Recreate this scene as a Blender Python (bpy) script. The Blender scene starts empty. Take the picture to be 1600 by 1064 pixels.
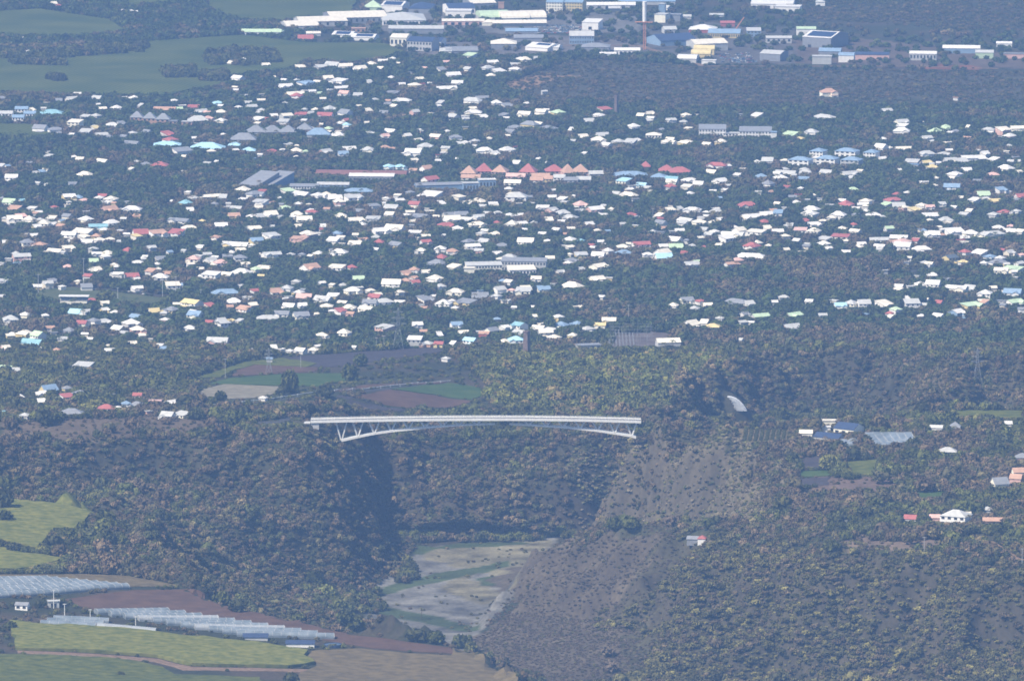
import bpy, bmesh, math, random
import numpy as np
from mathutils import Vector, geometry
R = math.radians
scene = bpy.context.scene
COL = scene.collection

# ---------------------------------------------------------------- camera, sky, sun, exposure
CAM_D, CAM_H, PITCH, FPX = 7500.0, 1255.0, 8.991, 14067.0      # metres, metres, degrees, focal length in photo pixels
cam_data = bpy.data.cameras.new('camera')
cam_data.sensor_width = 36.0
cam_data.lens = 36.0 * FPX / 1600.0
cam_data.clip_start = 10.0
cam_data.clip_end = 80000.0
cam = bpy.data.objects.new('camera', cam_data)
cam.location = (0, -CAM_D, CAM_H)
cam.rotation_euler = (R(90 - PITCH), 0, 0)
COL.objects.link(cam)
scene.camera = cam

SUN_ELEV, SUN_AZ = 50.0, -126.0      # azimuth from +Y, clockwise: the sun stands to the left and a little behind the camera
world = bpy.data.worlds.new('World')
scene.world = world
world.use_nodes = True
wt = world.node_tree
wt.nodes.clear()
sky = wt.nodes.new('ShaderNodeTexSky')
sky.sky_type = 'NISHITA'
sky.sun_disc = False
sky.sun_elevation = R(SUN_ELEV)
sky.sun_rotation = R(SUN_AZ)
sky.altitude = 300
bg = wt.nodes.new('ShaderNodeBackground')
bg.inputs['Strength'].default_value = 0.10
wo = wt.nodes.new('ShaderNodeOutputWorld')
wt.links.new(sky.outputs[0], bg.inputs[0])
wt.links.new(bg.outputs[0], wo.inputs[0])

sun_data = bpy.data.lights.new('sun', 'SUN')
sun_data.energy = 5.0
sun_data.angle = R(0.5)
sun_data.color = (1.0, 0.89, 0.72)
sun = bpy.data.objects.new('sun', sun_data)
az, el = R(SUN_AZ), R(SUN_ELEV)
to_sun = Vector((math.sin(az) * math.cos(el), math.cos(az) * math.cos(el), math.sin(el)))
sun.rotation_euler = to_sun.to_track_quat('Z', 'Y').to_euler()
sun.location = (-3000, -2000, 4000)
COL.objects.link(sun)

scene.view_settings.view_transform = 'Standard'
scene.view_settings.look = 'None'
scene.view_settings.exposure = 0.66
scene.view_settings.gamma = 1.0
scene.view_settings.use_curve_mapping = False
scene.cycles.max_bounces = 4
scene.cycles.diffuse_bounces = 2
scene.cycles.glossy_bounces = 2
scene.cycles.transmission_bounces = 3
scene.cycles.volume_bounces = 0
scene.cycles.use_denoising = True
scene.cycles.pixel_filter_type = 'BLACKMAN_HARRIS'
scene.cycles.filter_width = 1.7
scene.cycles.caustics_reflective = False
scene.cycles.caustics_refractive = False
HAZE_DENSITY = 0.000045

rng = np.random.default_rng(7)
rnd = random.Random(11)

# ---------------------------------------------------------------- helpers: rays, tags, meshes
cp, sp = math.cos(R(PITCH)), math.sin(R(PITCH))
def ray_slope(px, py):
    """horizontal x per metre of depth, drop per metre of depth, for a place named by its spot on the photo"""
    v = (np.asarray(py, float) - 532.0) / FPX
    u = (np.asarray(px, float) - 800.0) / FPX
    fwd = cp - v * sp
    return u / fwd, (sp + v * cp) / fwd
def P(px, py, z):
    sx, sz = ray_slope(px, py)
    d = (CAM_H - z) / sz
    return float(sx * d), float(d - CAM_D), float(z)
def to_px(X, Y, Z):
    dx, dy, dz = X, Y + CAM_D, Z - CAM_H
    f = dy * cp - dz * sp
    v = -(dy * sp + dz * cp)
    return 800 + FPX * dx / f, 532 + FPX * v / f

def tag(o, label=None, cat=None, group=None, kind=None):
    if label: o['label'] = label
    if cat: o['category'] = cat
    if group: o['group'] = group
    if kind: o['kind'] = kind
    return o
def mesh_from(name, verts, faces, mats=(), mat_idx=None, smooth=False):
    me = bpy.data.meshes.new(name)
    me.from_pydata([tuple(v) for v in verts], [], faces)
    for m in mats: me.materials.append(m)
    if mat_idx is not None: me.polygons.foreach_set('material_index', mat_idx)
    if smooth: me.polygons.foreach_set('use_smooth', [True] * len(me.polygons))
    me.update()
    return me
def link(name, me, parent=None):
    o = bpy.data.objects.new(name, me)
    COL.objects.link(o)
    if parent is not None: o.parent = parent
    return o
def empty(name, loc, rz=0.0):
    o = bpy.data.objects.new(name, None)
    o.empty_display_size = 1
    o.location = loc; o.rotation_euler = (0, 0, rz)
    COL.objects.link(o)
    return o
def np_mesh(name, verts, quads=None, tris=None):
    """fast mesh from numpy arrays"""
    me = bpy.data.meshes.new(name)
    verts = np.asarray(verts, np.float32)
    me.vertices.add(len(verts)); me.vertices.foreach_set('co', verts.ravel())
    q = np.zeros((0, 4), np.int32) if quads is None else np.asarray(quads, np.int32)
    t = np.zeros((0, 3), np.int32) if tris is None else np.asarray(tris, np.int32)
    me.loops.add(q.size + t.size)
    me.loops.foreach_set('vertex_index', np.concatenate([q.ravel(), t.ravel()]))
    me.polygons.add(len(q) + len(t))
    starts = np.concatenate([np.arange(len(q)) * 4, q.size + np.arange(len(t)) * 3]).astype(np.int32)
    me.polygons.foreach_set('loop_start', starts)
    me.update(calc_edges=True)
    return me
def set_col(me, rgb, name='col'):
    a = me.color_attributes.new(name, 'FLOAT_COLOR', 'POINT')
    c = np.ones((len(me.vertices), 4), np.float32); c[:, :3] = rgb
    a.data.foreach_set('color', c.ravel())

class MB:
    """collects simple solids; build() links them as one mesh object"""
    def __init__(s): s.v = []; s.f = []; s.m = []
    def add(s, verts, faces, mi=0):
        k = len(s.v); s.v += [tuple(v) for v in verts]
        s.f += [tuple(i + k for i in f) for f in faces]; s.m += [mi] * len(faces)
    def box(s, x0, x1, y0, y1, z0, z1, mi=0):
        s.add([(x0,y0,z0),(x1,y0,z0),(x1,y1,z0),(x0,y1,z0),(x0,y0,z1),(x1,y0,z1),(x1,y1,z1),(x0,y1,z1)],
              [(0,3,2,1),(4,5,6,7),(0,1,5,4),(1,2,6,5),(2,3,7,6),(3,0,4,7)], mi)
    def bar(s, a, b, w, h=None, mi=0):
        """a beam of rectangular section from a to b"""
        h = h or w
        a = Vector(a); b = Vector(b); d = (b - a).normalized()
        up = Vector((0, 0, 1)) if abs(d.z) < 0.95 else Vector((0, 1, 0))
        x = d.cross(up).normalized(); y = x.cross(d).normalized()
        vs = []
        for p in (a, b):
            for sx, sy in ((-1,-1),(1,-1),(1,1),(-1,1)):
                vs.append(p + x * sx * w / 2 + y * sy * h / 2)
        s.add(vs, [(0,1,2,3),(7,6,5,4),(0,4,5,1),(1,5,6,2),(2,6,7,3),(3,7,4,0)], mi)
    def cyl(s, x, y, z0, z1, r0, r1=None, n=10, mi=0, cap=True):
        r1 = r0 if r1 is None else r1
        vs = [(x + r0 * math.cos(2*math.pi*i/n), y + r0 * math.sin(2*math.pi*i/n), z0) for i in range(n)]
        vs += [(x + r1 * math.cos(2*math.pi*i/n), y + r1 * math.sin(2*math.pi*i/n), z1) for i in range(n)]
        fs = [(i, (i+1) % n, n + (i+1) % n, n + i) for i in range(n)]
        if cap: fs += [tuple(range(n, 2*n)), tuple(range(n-1, -1, -1))]
        s.add(vs, fs, mi)
    def mesh(s, name, mats): return mesh_from(name, s.v, s.f, mats, s.m)
    def build(s, name, mats, parent=None):
        if not isinstance(mats, (list, tuple)): mats = [mats]
        return link(name, s.mesh(name, mats), parent)

# ---------------------------------------------------------------- materials
def new_mat(name):
    m = bpy.data.materials.new(name); m.use_nodes = True
    nt = m.node_tree
    b = nt.nodes['Principled BSDF']
    b.inputs['Roughness'].default_value = 0.8
    b.inputs['Specular IOR Level'].default_value = 0.25
    return m, nt, b
def noise_mix(nt, scale, c1, c2, detail=3, lo=0.35, hi=0.65, coords='Object', vec_scale=None):
    tc = nt.nodes.new('ShaderNodeTexCoord')
    n = nt.nodes.new('ShaderNodeTexNoise')
    n.inputs['Scale'].default_value = scale; n.inputs['Detail'].default_value = detail
    if vec_scale:
        mp = nt.nodes.new('ShaderNodeMapping'); mp.inputs['Scale'].default_value = vec_scale
        nt.links.new(tc.outputs[coords], mp.inputs[0]); nt.links.new(mp.outputs[0], n.inputs['Vector'])
    else: nt.links.new(tc.outputs[coords], n.inputs['Vector'])
    r = nt.nodes.new('ShaderNodeValToRGB')
    r.color_ramp.elements[0].position = lo; r.color_ramp.elements[0].color = (*c1, 1)
    r.color_ramp.elements[1].position = hi; r.color_ramp.elements[1].color = (*c2, 1)
    nt.links.new(n.outputs['Fac'], r.inputs[0])
    return r.outputs[0]
def plain(name, c, var=0.12, scale=0.4, rough=0.75, spec=0.25, metal=0.0):
    m, nt, b = new_mat(name)
    c1 = tuple(max(0, x * (1 - var)) for x in c); c2 = tuple(min(0.9, x * (1 + var)) for x in c)
    nt.links.new(noise_mix(nt, scale, c1, c2), b.inputs['Base Color'])
    b.inputs['Roughness'].default_value = rough; b.inputs['Specular IOR Level'].default_value = spec
    b.inputs['Metallic'].default_value = metal
    return m
# ---------------------------------------------------------------- terrain
pts, segs = [], []
def cp3(*rows):
    ids = []
    for (u, v, z) in rows:
        pts.append(P(u, v, z)); ids.append(len(pts) - 1)
    return ids
def wp(*rows):
    for r in rows: pts.append(tuple(float(a) for a in r))
def chain(*rows):
    ids = cp3(*rows)
    for a, b in zip(ids, ids[1:]): segs.append((a, b))
def behind(rows, dy, dz):
    for (u, v, z) in rows:
        x, y, zz = P(u, v, z); pts.append((x, y + dy, zz + dz))

zfar = lambda Y: -34.5 - 0.035 * Y
for Y in (780, 1100, 1500, 2000, 2600, 3300, 4000, 4800, 5600, 7000):
    for X in (-2600, -1300, -700, -350, 0, 350, 700, 1300, 2600): wp((X, Y, zfar(Y)))
wp((-26000, 26000, -900), (26000, 26000, -900), (-26000, 7000, -280), (26000, 7000, -280), (0, 26000, -900))
# left shelf behind the rim
for Y in (60, 240, 420, 600):
    for X in (-2600, -1200, -600, -480, -360, -270): wp((X, Y, -0.081 * Y))
wp((-190, 600, -50), (-190, 420, -36), (-215, 240, -22), (-200, 60, -4))
# left rim and the forested wall under it
chain((-900, 700, 2), (-300, 697, 1), (0, 695, 0), (100, 692, 0), (200, 690, -1), (300, 690, -3), (400, 683, -5), (480, 682, -6))
cp3((-300, 650, 4), (0, 655, 4), (100, 655, 4), (200, 655, 3), (300, 655, 2), (400, 655, 0), (470, 656, 0))
chain((-900, 780, -30), (-300, 778, -30), (0, 775, -30), (150, 786, -36), (215, 840, -34), (300, 880, -50), (400, 915, -80), (480, 932, -94), (540, 932, -103), (600, 905, -108), (640, 870, -108))
cp3((100, 735, -18), (200, 740, -24), (300, 760, -36), (380, 800, -52), (450, 830, -62), (520, 850, -74), (570, 880, -92))
cp3((350, 720, -18), (440, 740, -28), (300, 810, -44))
# spur below the left abutment
chain((480, 690, -7), (512, 712, -22), (540, 742, -42), (575, 782, -65), (605, 820, -86), (628, 846, -100), (643, 864, -107))
wp((-172, 0, 0), (-160, 8, -8), (-152, 14, -36), (-143, 18, -72), (-128, 17, -96), (-108, 12, -108), (-92, 2, -110), (-66, -86, -110), (-74, -50, -110),
   (-146, 60, -44), (-132, 62, -78), (-112, 58, -104), (-90, 40, -110))
# bridge shelf, central ground behind the gorge
cp3((480, 620, -18), (540, 600, -28), (540, 630, -22), (520, 648, -10), (560, 650, -28), (560, 570, -50))
for u in (620, 700, 800, 900, 990):
    cp3((u, 548, -61), (u, 600, -46), (u, 645, -44 if u > 650 else -38), (u, 684, -44))
chain((548, 668, -14), (600, 690, -42), (700, 692, -45), (800, 688, -44), (900, 688, -44), (1000, 684, -46), (1060, 676, -46))
cp3((600, 735, -62), (700, 738, -64), (800, 735, -63), (900, 735, -64))
cp3((600, 765, -72), (700, 760, -70), (800, 758, -70), (900, 756, -70))
chain((600, 800, -94), (660, 838, -109), (720, 845, -111), (800, 842, -111), (880, 836, -111), (930, 832, -111), (960, 822, -110))
# gorge floor running on to the right, behind the right plateau
wp((100, 90, -112), (150, 130, -112), (220, 210, -113), (330, 300, -113), (430, 330, -112), (120, 50, -112), (200, 90, -112), (300, 120, -112), (380, 200, -112), (260, 330, -112), (180, 260, -112), (420, 260, -105))
cp3((1060, 600, -52), (1060, 640, -52))
wp((150, 330, -70), (330, 440, -110), (420, 430, -108))
chain((1100, 590, -58), (1150, 566, -61), (1220, 556, -61), (1300, 552, -60), (1380, 556, -58), (1440, 566, -52), (1470, 588, -34))
cp3((1180, 600, -80), (1260, 598, -82), (1340, 598, -82), (1400, 600, -76), (1180, 645, -100), (1260, 645, -104), (1340, 645, -104), (1410, 640, -98))
wp((260, 560, -112), (340, 560, -112), (180, 520, -110), (400, 520, -108))
wp((440, 380, -70), (430, 300, -80))
# right plateau
rim = [(1008, 664, 0), (1060, 668, -1), (1130, 668, -1), (1200, 666, 0), (1300, 660, 3), (1400, 654, 4), (1450, 636, 0), (1455, 610, -12)]
chain(*rim); behind(rim[:6], 22, -48); behind(rim[:5], 55, -108)
cp3((1500, 600, -18), (1600, 590, -22), (1600, 560, -46), (1600, 640, 4), (1500, 640, 3), (1800, 640, 6), (1800, 560, -46))
wp((650, 400, -30), (1200, 300, -5), (2600, 300, -5), (1200, 650, -50), (2600, 650, -50))
for (u, v, z) in [(1250, 700, 2), (1400, 700, 4), (1600, 700, 7), (1250, 760, 0), (1400, 760, 5), (1600, 760, 8), (1300, 820, 1), (1450, 820, 5), (1600, 820, 9), (1900, 760, 10), (1900, 860, 10), (3200, 760, 15), (3200, 900, 20)]: cp3((u, v, z))
chain((1012, 668, -1), (1060, 690, -2), (1150, 700, -1), (1215, 716, 0), (1222, 760, -1), (1205, 795, -4))
chain((1000, 690, -16), (958, 752, -48), (922, 812, -82), (925, 834, -106))
chain((1000, 822, -86), (1060, 820, -70), (1110, 818, -56), (1160, 814, -34), (1190, 808, -14))
cp3((1060, 740, -32), (1120, 760, -30), (1160, 760, -22), (1010, 760, -50))
wp((70, -40, -107), (85, -120, -100), (110, -190, -80), (150, -230, -52), (60, -120, -109), (109, 0, 0), (102, 4, -18), (88, 2, -58), (66, -2, -105))
# near hill on the right
chain((738, 992, -100), (765, 946, -91), (800, 900, -80), (830, 870, -70), (870, 846, -56), (920, 833, -44), (960, 828, -36), (1010, 823, -28), (1100, 825, -17), (1200, 822, -8), (1300, 845, -1), (1400, 862, 3), (1500, 872, 6), (1600, 876, 9), (1900, 880, 12))
cp3((900, 900, -62), (960, 870, -46), (900, 960, -86), (800, 960, -96), (1000, 900, -50), (1000, 980, -80), (1100, 900, -38), (1100, 980, -66), (1200, 900, -26), (1200, 980, -58),
    (1300, 900, -16), (1300, 980, -52), (1400, 920, -18), (1400, 1000, -56), (1500, 930, -16), (1500, 1000, -48), (1600, 930, -12), (1600, 1000, -46), (1900, 1000, -46), (2600, 1000, -40),
    (860, 1064, -100), (1000, 1064, -98), (1100, 1064, -94), (1250, 1064, -86), (1400, 1064, -82), (1600, 1064, -78), (1900, 1064, -76), (860, 1180, -103), (1100, 1180, -104), (1400, 1180, -100), (1700, 1180, -96))
# river bed
chain((641, 850, -109), (600, 906, -109), (556, 936, -107), (650, 990, -105), (700, 1003, -104))
chain((872, 836, -111), (832, 868, -109), (792, 928, -107), (748, 984, -105))
cp3((700, 900, -108), (700, 950, -106), (760, 870, -110))
wp((-10, -560, -102), (-60, -500, -103), (40, -800, -100), (60, -1100, -98), (120, -800, -100), (200, -1000, -99), (300, -1200, -97), (800, -1200, -60), (2600, -1200, 30))
# cane terraces and the near plateau on the left
chain((-300, 785, 20), (0, 780, 19), (90, 786, 17), (150, 797, 15), (195, 822, 8), (210, 850, 2), (240, 880, 0), (290, 905, 12))
cp3((0, 830, 20), (0, 880, 20), (120, 850, 15), (120, 885, 16), (200, 890, 10), (-300, 880, 22), (-1400, 800, 25))
wp((-400, -330, -40), (-330, -350, -46), (-800, -330, -35), (-2600, -300, -20), (-270, -450, -50))
edge = [(290, 905, 15), (325, 925, 14), (360, 942, 13), (430, 958, 12), (540, 985, 10), (640, 996, 8), (720, 1006, 6), (790, 1040, 5), (818, 1068, 4)]
chain(*edge); behind(edge[1:], 26, -30); behind(edge[2:], 90, -75)
cp3((318, 885, -30), (335, 920, -42), (400, 942, -62), (470, 958, -80), (540, 978, -98), (600, 990, -103))
cp3((0, 905, 21), (150, 905, 19), (0, 960, 22), (150, 960, 19), (300, 960, 15), (400, 1000, 12), (550, 1010, 9), (0, 1064, 26), (200, 1064, 22), (400, 1064, 17), (600, 1064, 10), (700, 1064, 7), (-400, 1064, 30), (-400, 900, 24))
wp((-600, -1400, 60), (-200, -1400, 45), (0, -1400, 30), (90, -1350, -60), (-2600, -1400, 70), (-2600, -700, 40), (-1200, -650, 26),
   (-600, -2600, 80), (0, -2600, 60), (600, -2600, 60), (-2600, -2600, 90), (2600, -2600, 90), (26000, -2600, 200), (-26000, -2600, 200), (-26000, -26000, 200), (26000, -26000, 200), (0, -26000, 200), (300, -1600, -20), (1000, -1600, 20))

def axis(core0, core1, step, outs):
    a = list(np.arange(core0, core1 + .01, step))
    lo, hi = [], []
    for sgn, lst, start, (lim, grow) in ((-1, lo, core0, outs[0]), (1, hi, core1, outs[1])):
        s, x = step, start
        while abs(x - start) < abs(lim - start):
            s *= grow; x += sgn * s; lst.append(x)
    return np.array(sorted(lo) + a + sorted(hi))
GX = axis(-500, 520, 4.0, ((-21000, 1.07), (21000, 1.07)))
gy1 = np.arange(-1160, 760.1, 4.0)
gy2 = [760.0]; s = 4.0
while gy2[-1] < 5400: s = min(14.0, s * 1.03); gy2.append(gy2[-1] + s)
while gy2[-1] < 22000: s *= 1.2; gy2.append(gy2[-1] + s)
gy0 = [-1160.0]; s = 4.0
while gy0[-1] > -20000: s = min(s * 1.15, 900); gy0.append(gy0[-1] - s)
GY = np.array(sorted(gy0[1:]) + list(gy1) + gy2[1:])
MX, MY = np.meshgrid(GX, GY)
H = np.full(MX.shape, np.nan)
res = geometry.delaunay_2d_cdt([Vector((p[0], p[1])) for p in pts], segs, [], 0, 1e-3)
cv, ce, cf, ov = res[0], res[1], res[2], res[3]
cz = []
for i, v in enumerate(cv):
    if ov[i]: cz.append(sum(pts[k][2] for k in ov[i]) / len(ov[i]))
    else:
        ds = sorted(((v.x - p[0])**2 + (v.y - p[1])**2, p[2]) for p in pts)[:4]
        w = [1 / (d + 1) for d, _ in ds]; cz.append(sum(a * z for a, (_, z) in zip(w, ds)) / sum(w))
for f in cf:
    a, b, c = f[:3]
    (x1, y1), (x2, y2), (x3, y3) = cv[a], cv[b], cv[c]
    i0, i1 = np.searchsorted(GX, [min(x1, x2, x3) - 1, max(x1, x2, x3) + 1])
    j0, j1 = np.searchsorted(GY, [min(y1, y2, y3) - 1, max(y1, y2, y3) + 1])
    if i1 <= i0 or j1 <= j0: continue
    X = MX[j0:j1, i0:i1]; Y = MY[j0:j1, i0:i1]
    den = (y2 - y3) * (x1 - x3) + (x3 - x2) * (y1 - y3)
    if abs(den) < 1e-6: continue
    l1 = ((y2 - y3) * (X - x3) + (x3 - x2) * (Y - y3)) / den
    l2 = ((y3 - y1) * (X - x3) + (x1 - x3) * (Y - y3)) / den
    l3 = 1 - l1 - l2
    m = (l1 > -1e-6) & (l2 > -1e-6) & (l3 > -1e-6)
    H[j0:j1, i0:i1][m] = (l1 * cz[a] + l2 * cz[b] + l3 * cz[c])[m]
H[np.isnan(H)] = 0.0
def blur(A, n):
    for _ in range(n):
        B = A.copy(); B[1:-1] = .25 * A[:-2] + .5 * A[1:-1] + .25 * A[2:]
        A = B.copy(); A[:, 1:-1] = .25 * B[:, :-2] + .5 * B[:, 1:-1] + .25 * B[:, 2:]
    return A
H = blur(H, 3)

# value noise (vectorised)
def vnoise(x, y, seed):
    xi, yi = np.floor(x).astype(np.int64), np.floor(y).astype(np.int64)
    fx, fy = x - xi, y - yi
    fx = fx * fx * (3 - 2 * fx); fy = fy * fy * (3 - 2 * fy)
    def h(a, b):
        n = (a * 374761393 + b * 668265263 + seed * 1442695041) & 0xffffffff
        n = ((n ^ (n >> 13)) * 1274126177) & 0xffffffff
        return ((n ^ (n >> 16)) & 0xffff) / 65535.0
    return (h(xi, yi) * (1 - fx) + h(xi + 1, yi) * fx) * (1 - fy) + (h(xi, yi + 1) * (1 - fx) + h(xi + 1, yi + 1) * fx) * fy
def fbm(x, y, scale, seed, octv=4, gain=.5):
    s, a, t = 0, 1, 0
    for o in range(octv):
        s = s + a * vnoise(x / scale * 2**o, y / scale * 2**o, seed + o * 17); t += a; a *= gain
    return s / t
gyH, gxH = np.gradient(H, GY, GX)
slope = blur(np.hypot(gxH, gyH), 3)
steep = np.clip((slope - 0.16) / 0.5, 0, 1)
n1 = fbm(MX, MY, 46, 3, 4, .55); ridg = 1 - np.abs(2 * fbm(MX, MY, 34, 9, 3) - 1) * 2
near = np.clip(1 - np.maximum(0, np.abs(MY) - 1500) / 3000, 0, 1)
H0 = H.copy()
big_ = fbm(MX, MY, 105, 5, 2)
lowcap = np.clip((H + 106) / 22, 0, 1)
farw = np.clip((MY - 420) / 60, 0, 1) * np.clip((900 - MY) / 60, 0, 1) * np.clip((MX - 120) / 60, 0, 1)
H = H + np.clip(slope * 3 - .2, 0, 1) * farw * lowcap * ((fbm(MX, MY * .25, 26, 19, 3) - .5) * 34)
abut = np.minimum(1, np.hypot(MX + 172, MY) / 90) ** 2
H = H + steep * lowcap * abut * ((n1 - .5) * 42 + (ridg - .55) * 16 + (big_ - .5) * 92 * np.clip((10 - MY) / 60, 0, 1) * np.clip((-120 - MX) / 60, 0, 1) * np.clip((MX + 430) / 90, 0, 1))
H = H + (1 - steep) * (fbm(MX, MY, 130, 21, 3) - .5) * 3.0 * np.clip((MY + 1500) / 600, 0, 1)
H = H + (fbm(MX, MY, 700, 31, 2) - .5) * 10 * np.clip((MY - 900) / 900, 0, 1)
# a mountain flank under the camera, well below every line of sight into the photo
H = np.maximum(H, 1248 - 0.42 * np.hypot(MX, np.maximum(MY + CAM_D, 0)) * 1.0 - np.maximum(0, -(MY + CAM_D)) * 0.02)
H = np.minimum(H, 1248)

def ground(X, Y):
    X = np.asarray(X, float); Y = np.asarray(Y, float)
    i = np.clip(np.searchsorted(GX, X) - 1, 0, len(GX) - 2); j = np.clip(np.searchsorted(GY, Y) - 1, 0, len(GY) - 2)
    fx = np.clip((X - GX[i]) / (GX[i + 1] - GX[i]), 0, 1); fy = np.clip((Y - GY[j]) / (GY[j + 1] - GY[j]), 0, 1)
    return (H[j, i] * (1 - fx) + H[j, i + 1] * fx) * (1 - fy) + (H[j + 1, i] * (1 - fx) + H[j + 1, i + 1] * fx) * fy
def grad_at(X, Y):
    e = 4.0
    return np.hypot((ground(X + e, Y) - ground(X - e, Y)) / (2 * e), (ground(X, Y + e) - ground(X, Y - e)) / (2 * e))
def hits(px, py):
    """where the lines of sight through these photo spots first meet the ground"""
    px = np.atleast_1d(np.asarray(px, float)); py = np.atleast_1d(np.asarray(py, float))
    sx, sz = ray_slope(px, py)
    D = np.arange(5900, 15000, 5.0)
    out = np.zeros((len(px), 3))
    for k in range(0, len(px), 400):
        a, b = sx[k:k+400, None], sz[k:k+400, None]
        X = a * D[None]; Z = CAM_H - b * D[None]
        g = ground(X, np.broadcast_to(D[None] - CAM_D, X.shape))
        under = Z < g
        idx = np.argmax(under, axis=1); idx = np.maximum(idx, 1)
        r = np.arange(len(idx))
        e1 = (Z - g)[r, idx]; e0 = (Z - g)[r, idx - 1]
        t = np.clip(e0 / np.where(e0 - e1 == 0, 1, e0 - e1), 0, 1)
        d = D[idx - 1] + 5.0 * t
        out[k:k+400, 0] = sx[k:k+400] * d; out[k:k+400, 1] = d - CAM_D
    out[:, 2] = ground(out[:, 0], out[:, 1])
    return out
def poly_world(poly): return hits([p[0] for p in poly], [p[1] for p in poly])[:, :2]
def inside(X, Y, poly):
    X = np.asarray(X); Y = np.asarray(Y); r = np.zeros(X.shape, bool)
    n = len(poly)
    for i in range(n):
        x1, y1 = poly[i]; x2, y2 = poly[(i + 1) % n]
        if y1 == y2: continue
        c = ((y1 > Y) != (y2 > Y)) & (X < (x2 - x1) * (Y - y1) / (y2 - y1) + x1)
        r ^= c
    return r
# ground colours: broad zones of soil, grass and scrub, each the colour the ground itself has
def lerp(a, b, t): return a * (1 - t[..., None]) + np.asarray(b) * t[..., None]
C = np.zeros(MX.shape + (3,)); C[:] = (0.034, 0.038, 0.020)
f1 = fbm(MX, MY, 60, 41, 4); f2 = fbm(MX, MY, 14, 51, 3); f3 = fbm(MX, MY, 260, 61, 3)
C = lerp(C, (0.066, 0.052, 0.034), np.clip((f1 - .45) * 3.5, 0, 1))
C = lerp(C, (0.062, 0.070, 0.030), np.clip((f3 - .5) * 4, 0, 1) * .7)
ZONES = []
def zone(poly, col, feather=0.0, amount=1.0, var=0.35):
    W = poly_world(poly); ZONES.append(W)
    m = inside(MX + (f1 - .5) * feather, MY + (f2 - .5) * feather, W)
    c = np.asarray(col)[None, None] * (1 + (f2[..., None] - .5) * var * 2 + (f1[..., None] - .5) * var)
    C[m] = (C * (1 - amount) + c * amount)[m]
    return W
# river bed: grey shingle, tawny grass, dark green strips
zone([(556, 937), (600, 905), (640, 866), (690, 852), (800, 846), (872, 838), (835, 872), (795, 930), (742, 992), (660, 992)], (0.140, 0.135, 0.120), 16, 1.0, .8)
for pl in ([(640, 858), (740, 850), (870, 840), (840, 872), (770, 892), (690, 880)], [(690, 915), (740, 898), (822, 888), (800, 918), (770, 938), (735, 945)]):
    zone(pl, (0.145, 0.130, 0.078), 45, .85, .8)
for pl in ([(556, 931), (640, 905), (700, 893), (790, 876), (800, 884), (720, 902), (650, 916), (560, 938)], [(548, 940), (600, 948), (680, 962), (748, 978), (742, 986), (660, 972), (560, 950)],
           [(752, 902), (796, 896), (790, 916), (750, 915)], [(640, 856), (720, 848), (830, 846), (830, 850), (720, 855), (650, 866)]):
    zone(pl, (0.052, 0.070, 0.028), 14, 1.0, .5)
# pale rock and earth on the right bank cliff, tawny slope below, bare hill flank
zone([(1005, 682), (1060, 692), (1130, 698), (1212, 716), (1230, 765), (1195, 802), (1150, 817), (1050, 822), (925, 828), (930, 790), (960, 745)], (0.145, 0.122, 0.080), 30, .85)
zone([(955, 836), (1100, 830), (1300, 858), (1600, 895), (1660, 900), (1660, 1100), (840, 1100), (880, 1000), (955, 905)], (0.062, 0.056, 0.032), 40, .85)
zone([(738, 994), (800, 902), (870, 850), (960, 832), (1010, 845), (1060, 872), (1000, 930), (950, 1000), (930, 1075), (835, 1075), (745, 1012)], (0.088, 0.072, 0.050), 110)
zone([(306, 886), (330, 890), (430, 930), (540, 965), (600, 985), (540, 985), (430, 956), (335, 922)], (0.13, 0.13, 0.068), 14)
# scrub plain and bare earth near the industrial estate
zone([(760, 130), (900, 92), (1100, 106), (1300, 112), (1600, 120), (1600, 160), (1300, 150), (1100, 165), (980, 170), (820, 160)], (0.062, 0.058, 0.038), 60)
zone([(752, 143), (820, 118), (900, 118), (870, 128), (805, 144)], (0.23, 0.15, 0.09), 25)
zone([(880, 70), (1000, 66), (1200, 100), (1330, 100), (1600, 108), (1600, 84), (1340, 60), (1150, 62), (1000, 56)], (0.105, 0.080, 0.062), 30)
zone([(640, 70), (840, 55), (1000, 60), (1000, 84), (760, 92), (640, 88)], (0.13, 0.115, 0.105), 20)
zone([(1460, 100), (1530, 104), (1530, 110), (1440, 108)], (0.20, 0.08, 0.05), 10)
zone([(900, 540), (1000, 516), (1065, 522), (1070, 545), (1000, 552), (900, 550)], (0.12, 0.10, 0.095), 20)
zone([(560, 20), (1000, 20), (1000, 50), (560, 50)], (0.16, 0.15, 0.14), 20, .8)
zone([(1000, 30), (1240, 44), (1240, 100), (1080, 100), (1000, 80)], (0.10, 0.095, 0.09), 20, .8)
zone([(0, 655), (90, 655), (200, 650), (320, 650), (330, 680), (200, 686), (100, 690), (0, 690)], (0.105, 0.080, 0.055), 14)
zone([(1425, 640), (1420, 610), (1460, 592), (1530, 590), (1500, 620), (1470, 645)], (0.12, 0.098, 0.055), 14)
zone([(1150, 670), (1240, 672), (1235, 692), (1160, 696)], (0.13, 0.11, 0.075), 10)
zone([(1270, 745), (1420, 745), (1400, 775), (1280, 780)], (0.12, 0.085, 0.068), 16)
zone([(1300, 835), (1500, 845), (1480, 862), (1330, 852)], (0.14, 0.105, 0.078), 16)
zone([(1420, 770), (1480, 752), (1560, 752), (1570, 772), (1470, 782)], (0.13, 0.10, 0.07), 12)
nr, nc = MX.shape
tv = np.stack([MX.ravel(), MY.ravel(), H.ravel()], 1)
ii = np.arange(nr * nc).reshape(nr, nc)
tq = np.stack([ii[:-1, :-1], ii[:-1, 1:], ii[1:, 1:], ii[1:, :-1]], -1).reshape(-1, 4)
ter_me = np_mesh('terrain', tv, quads=tq)
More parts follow.
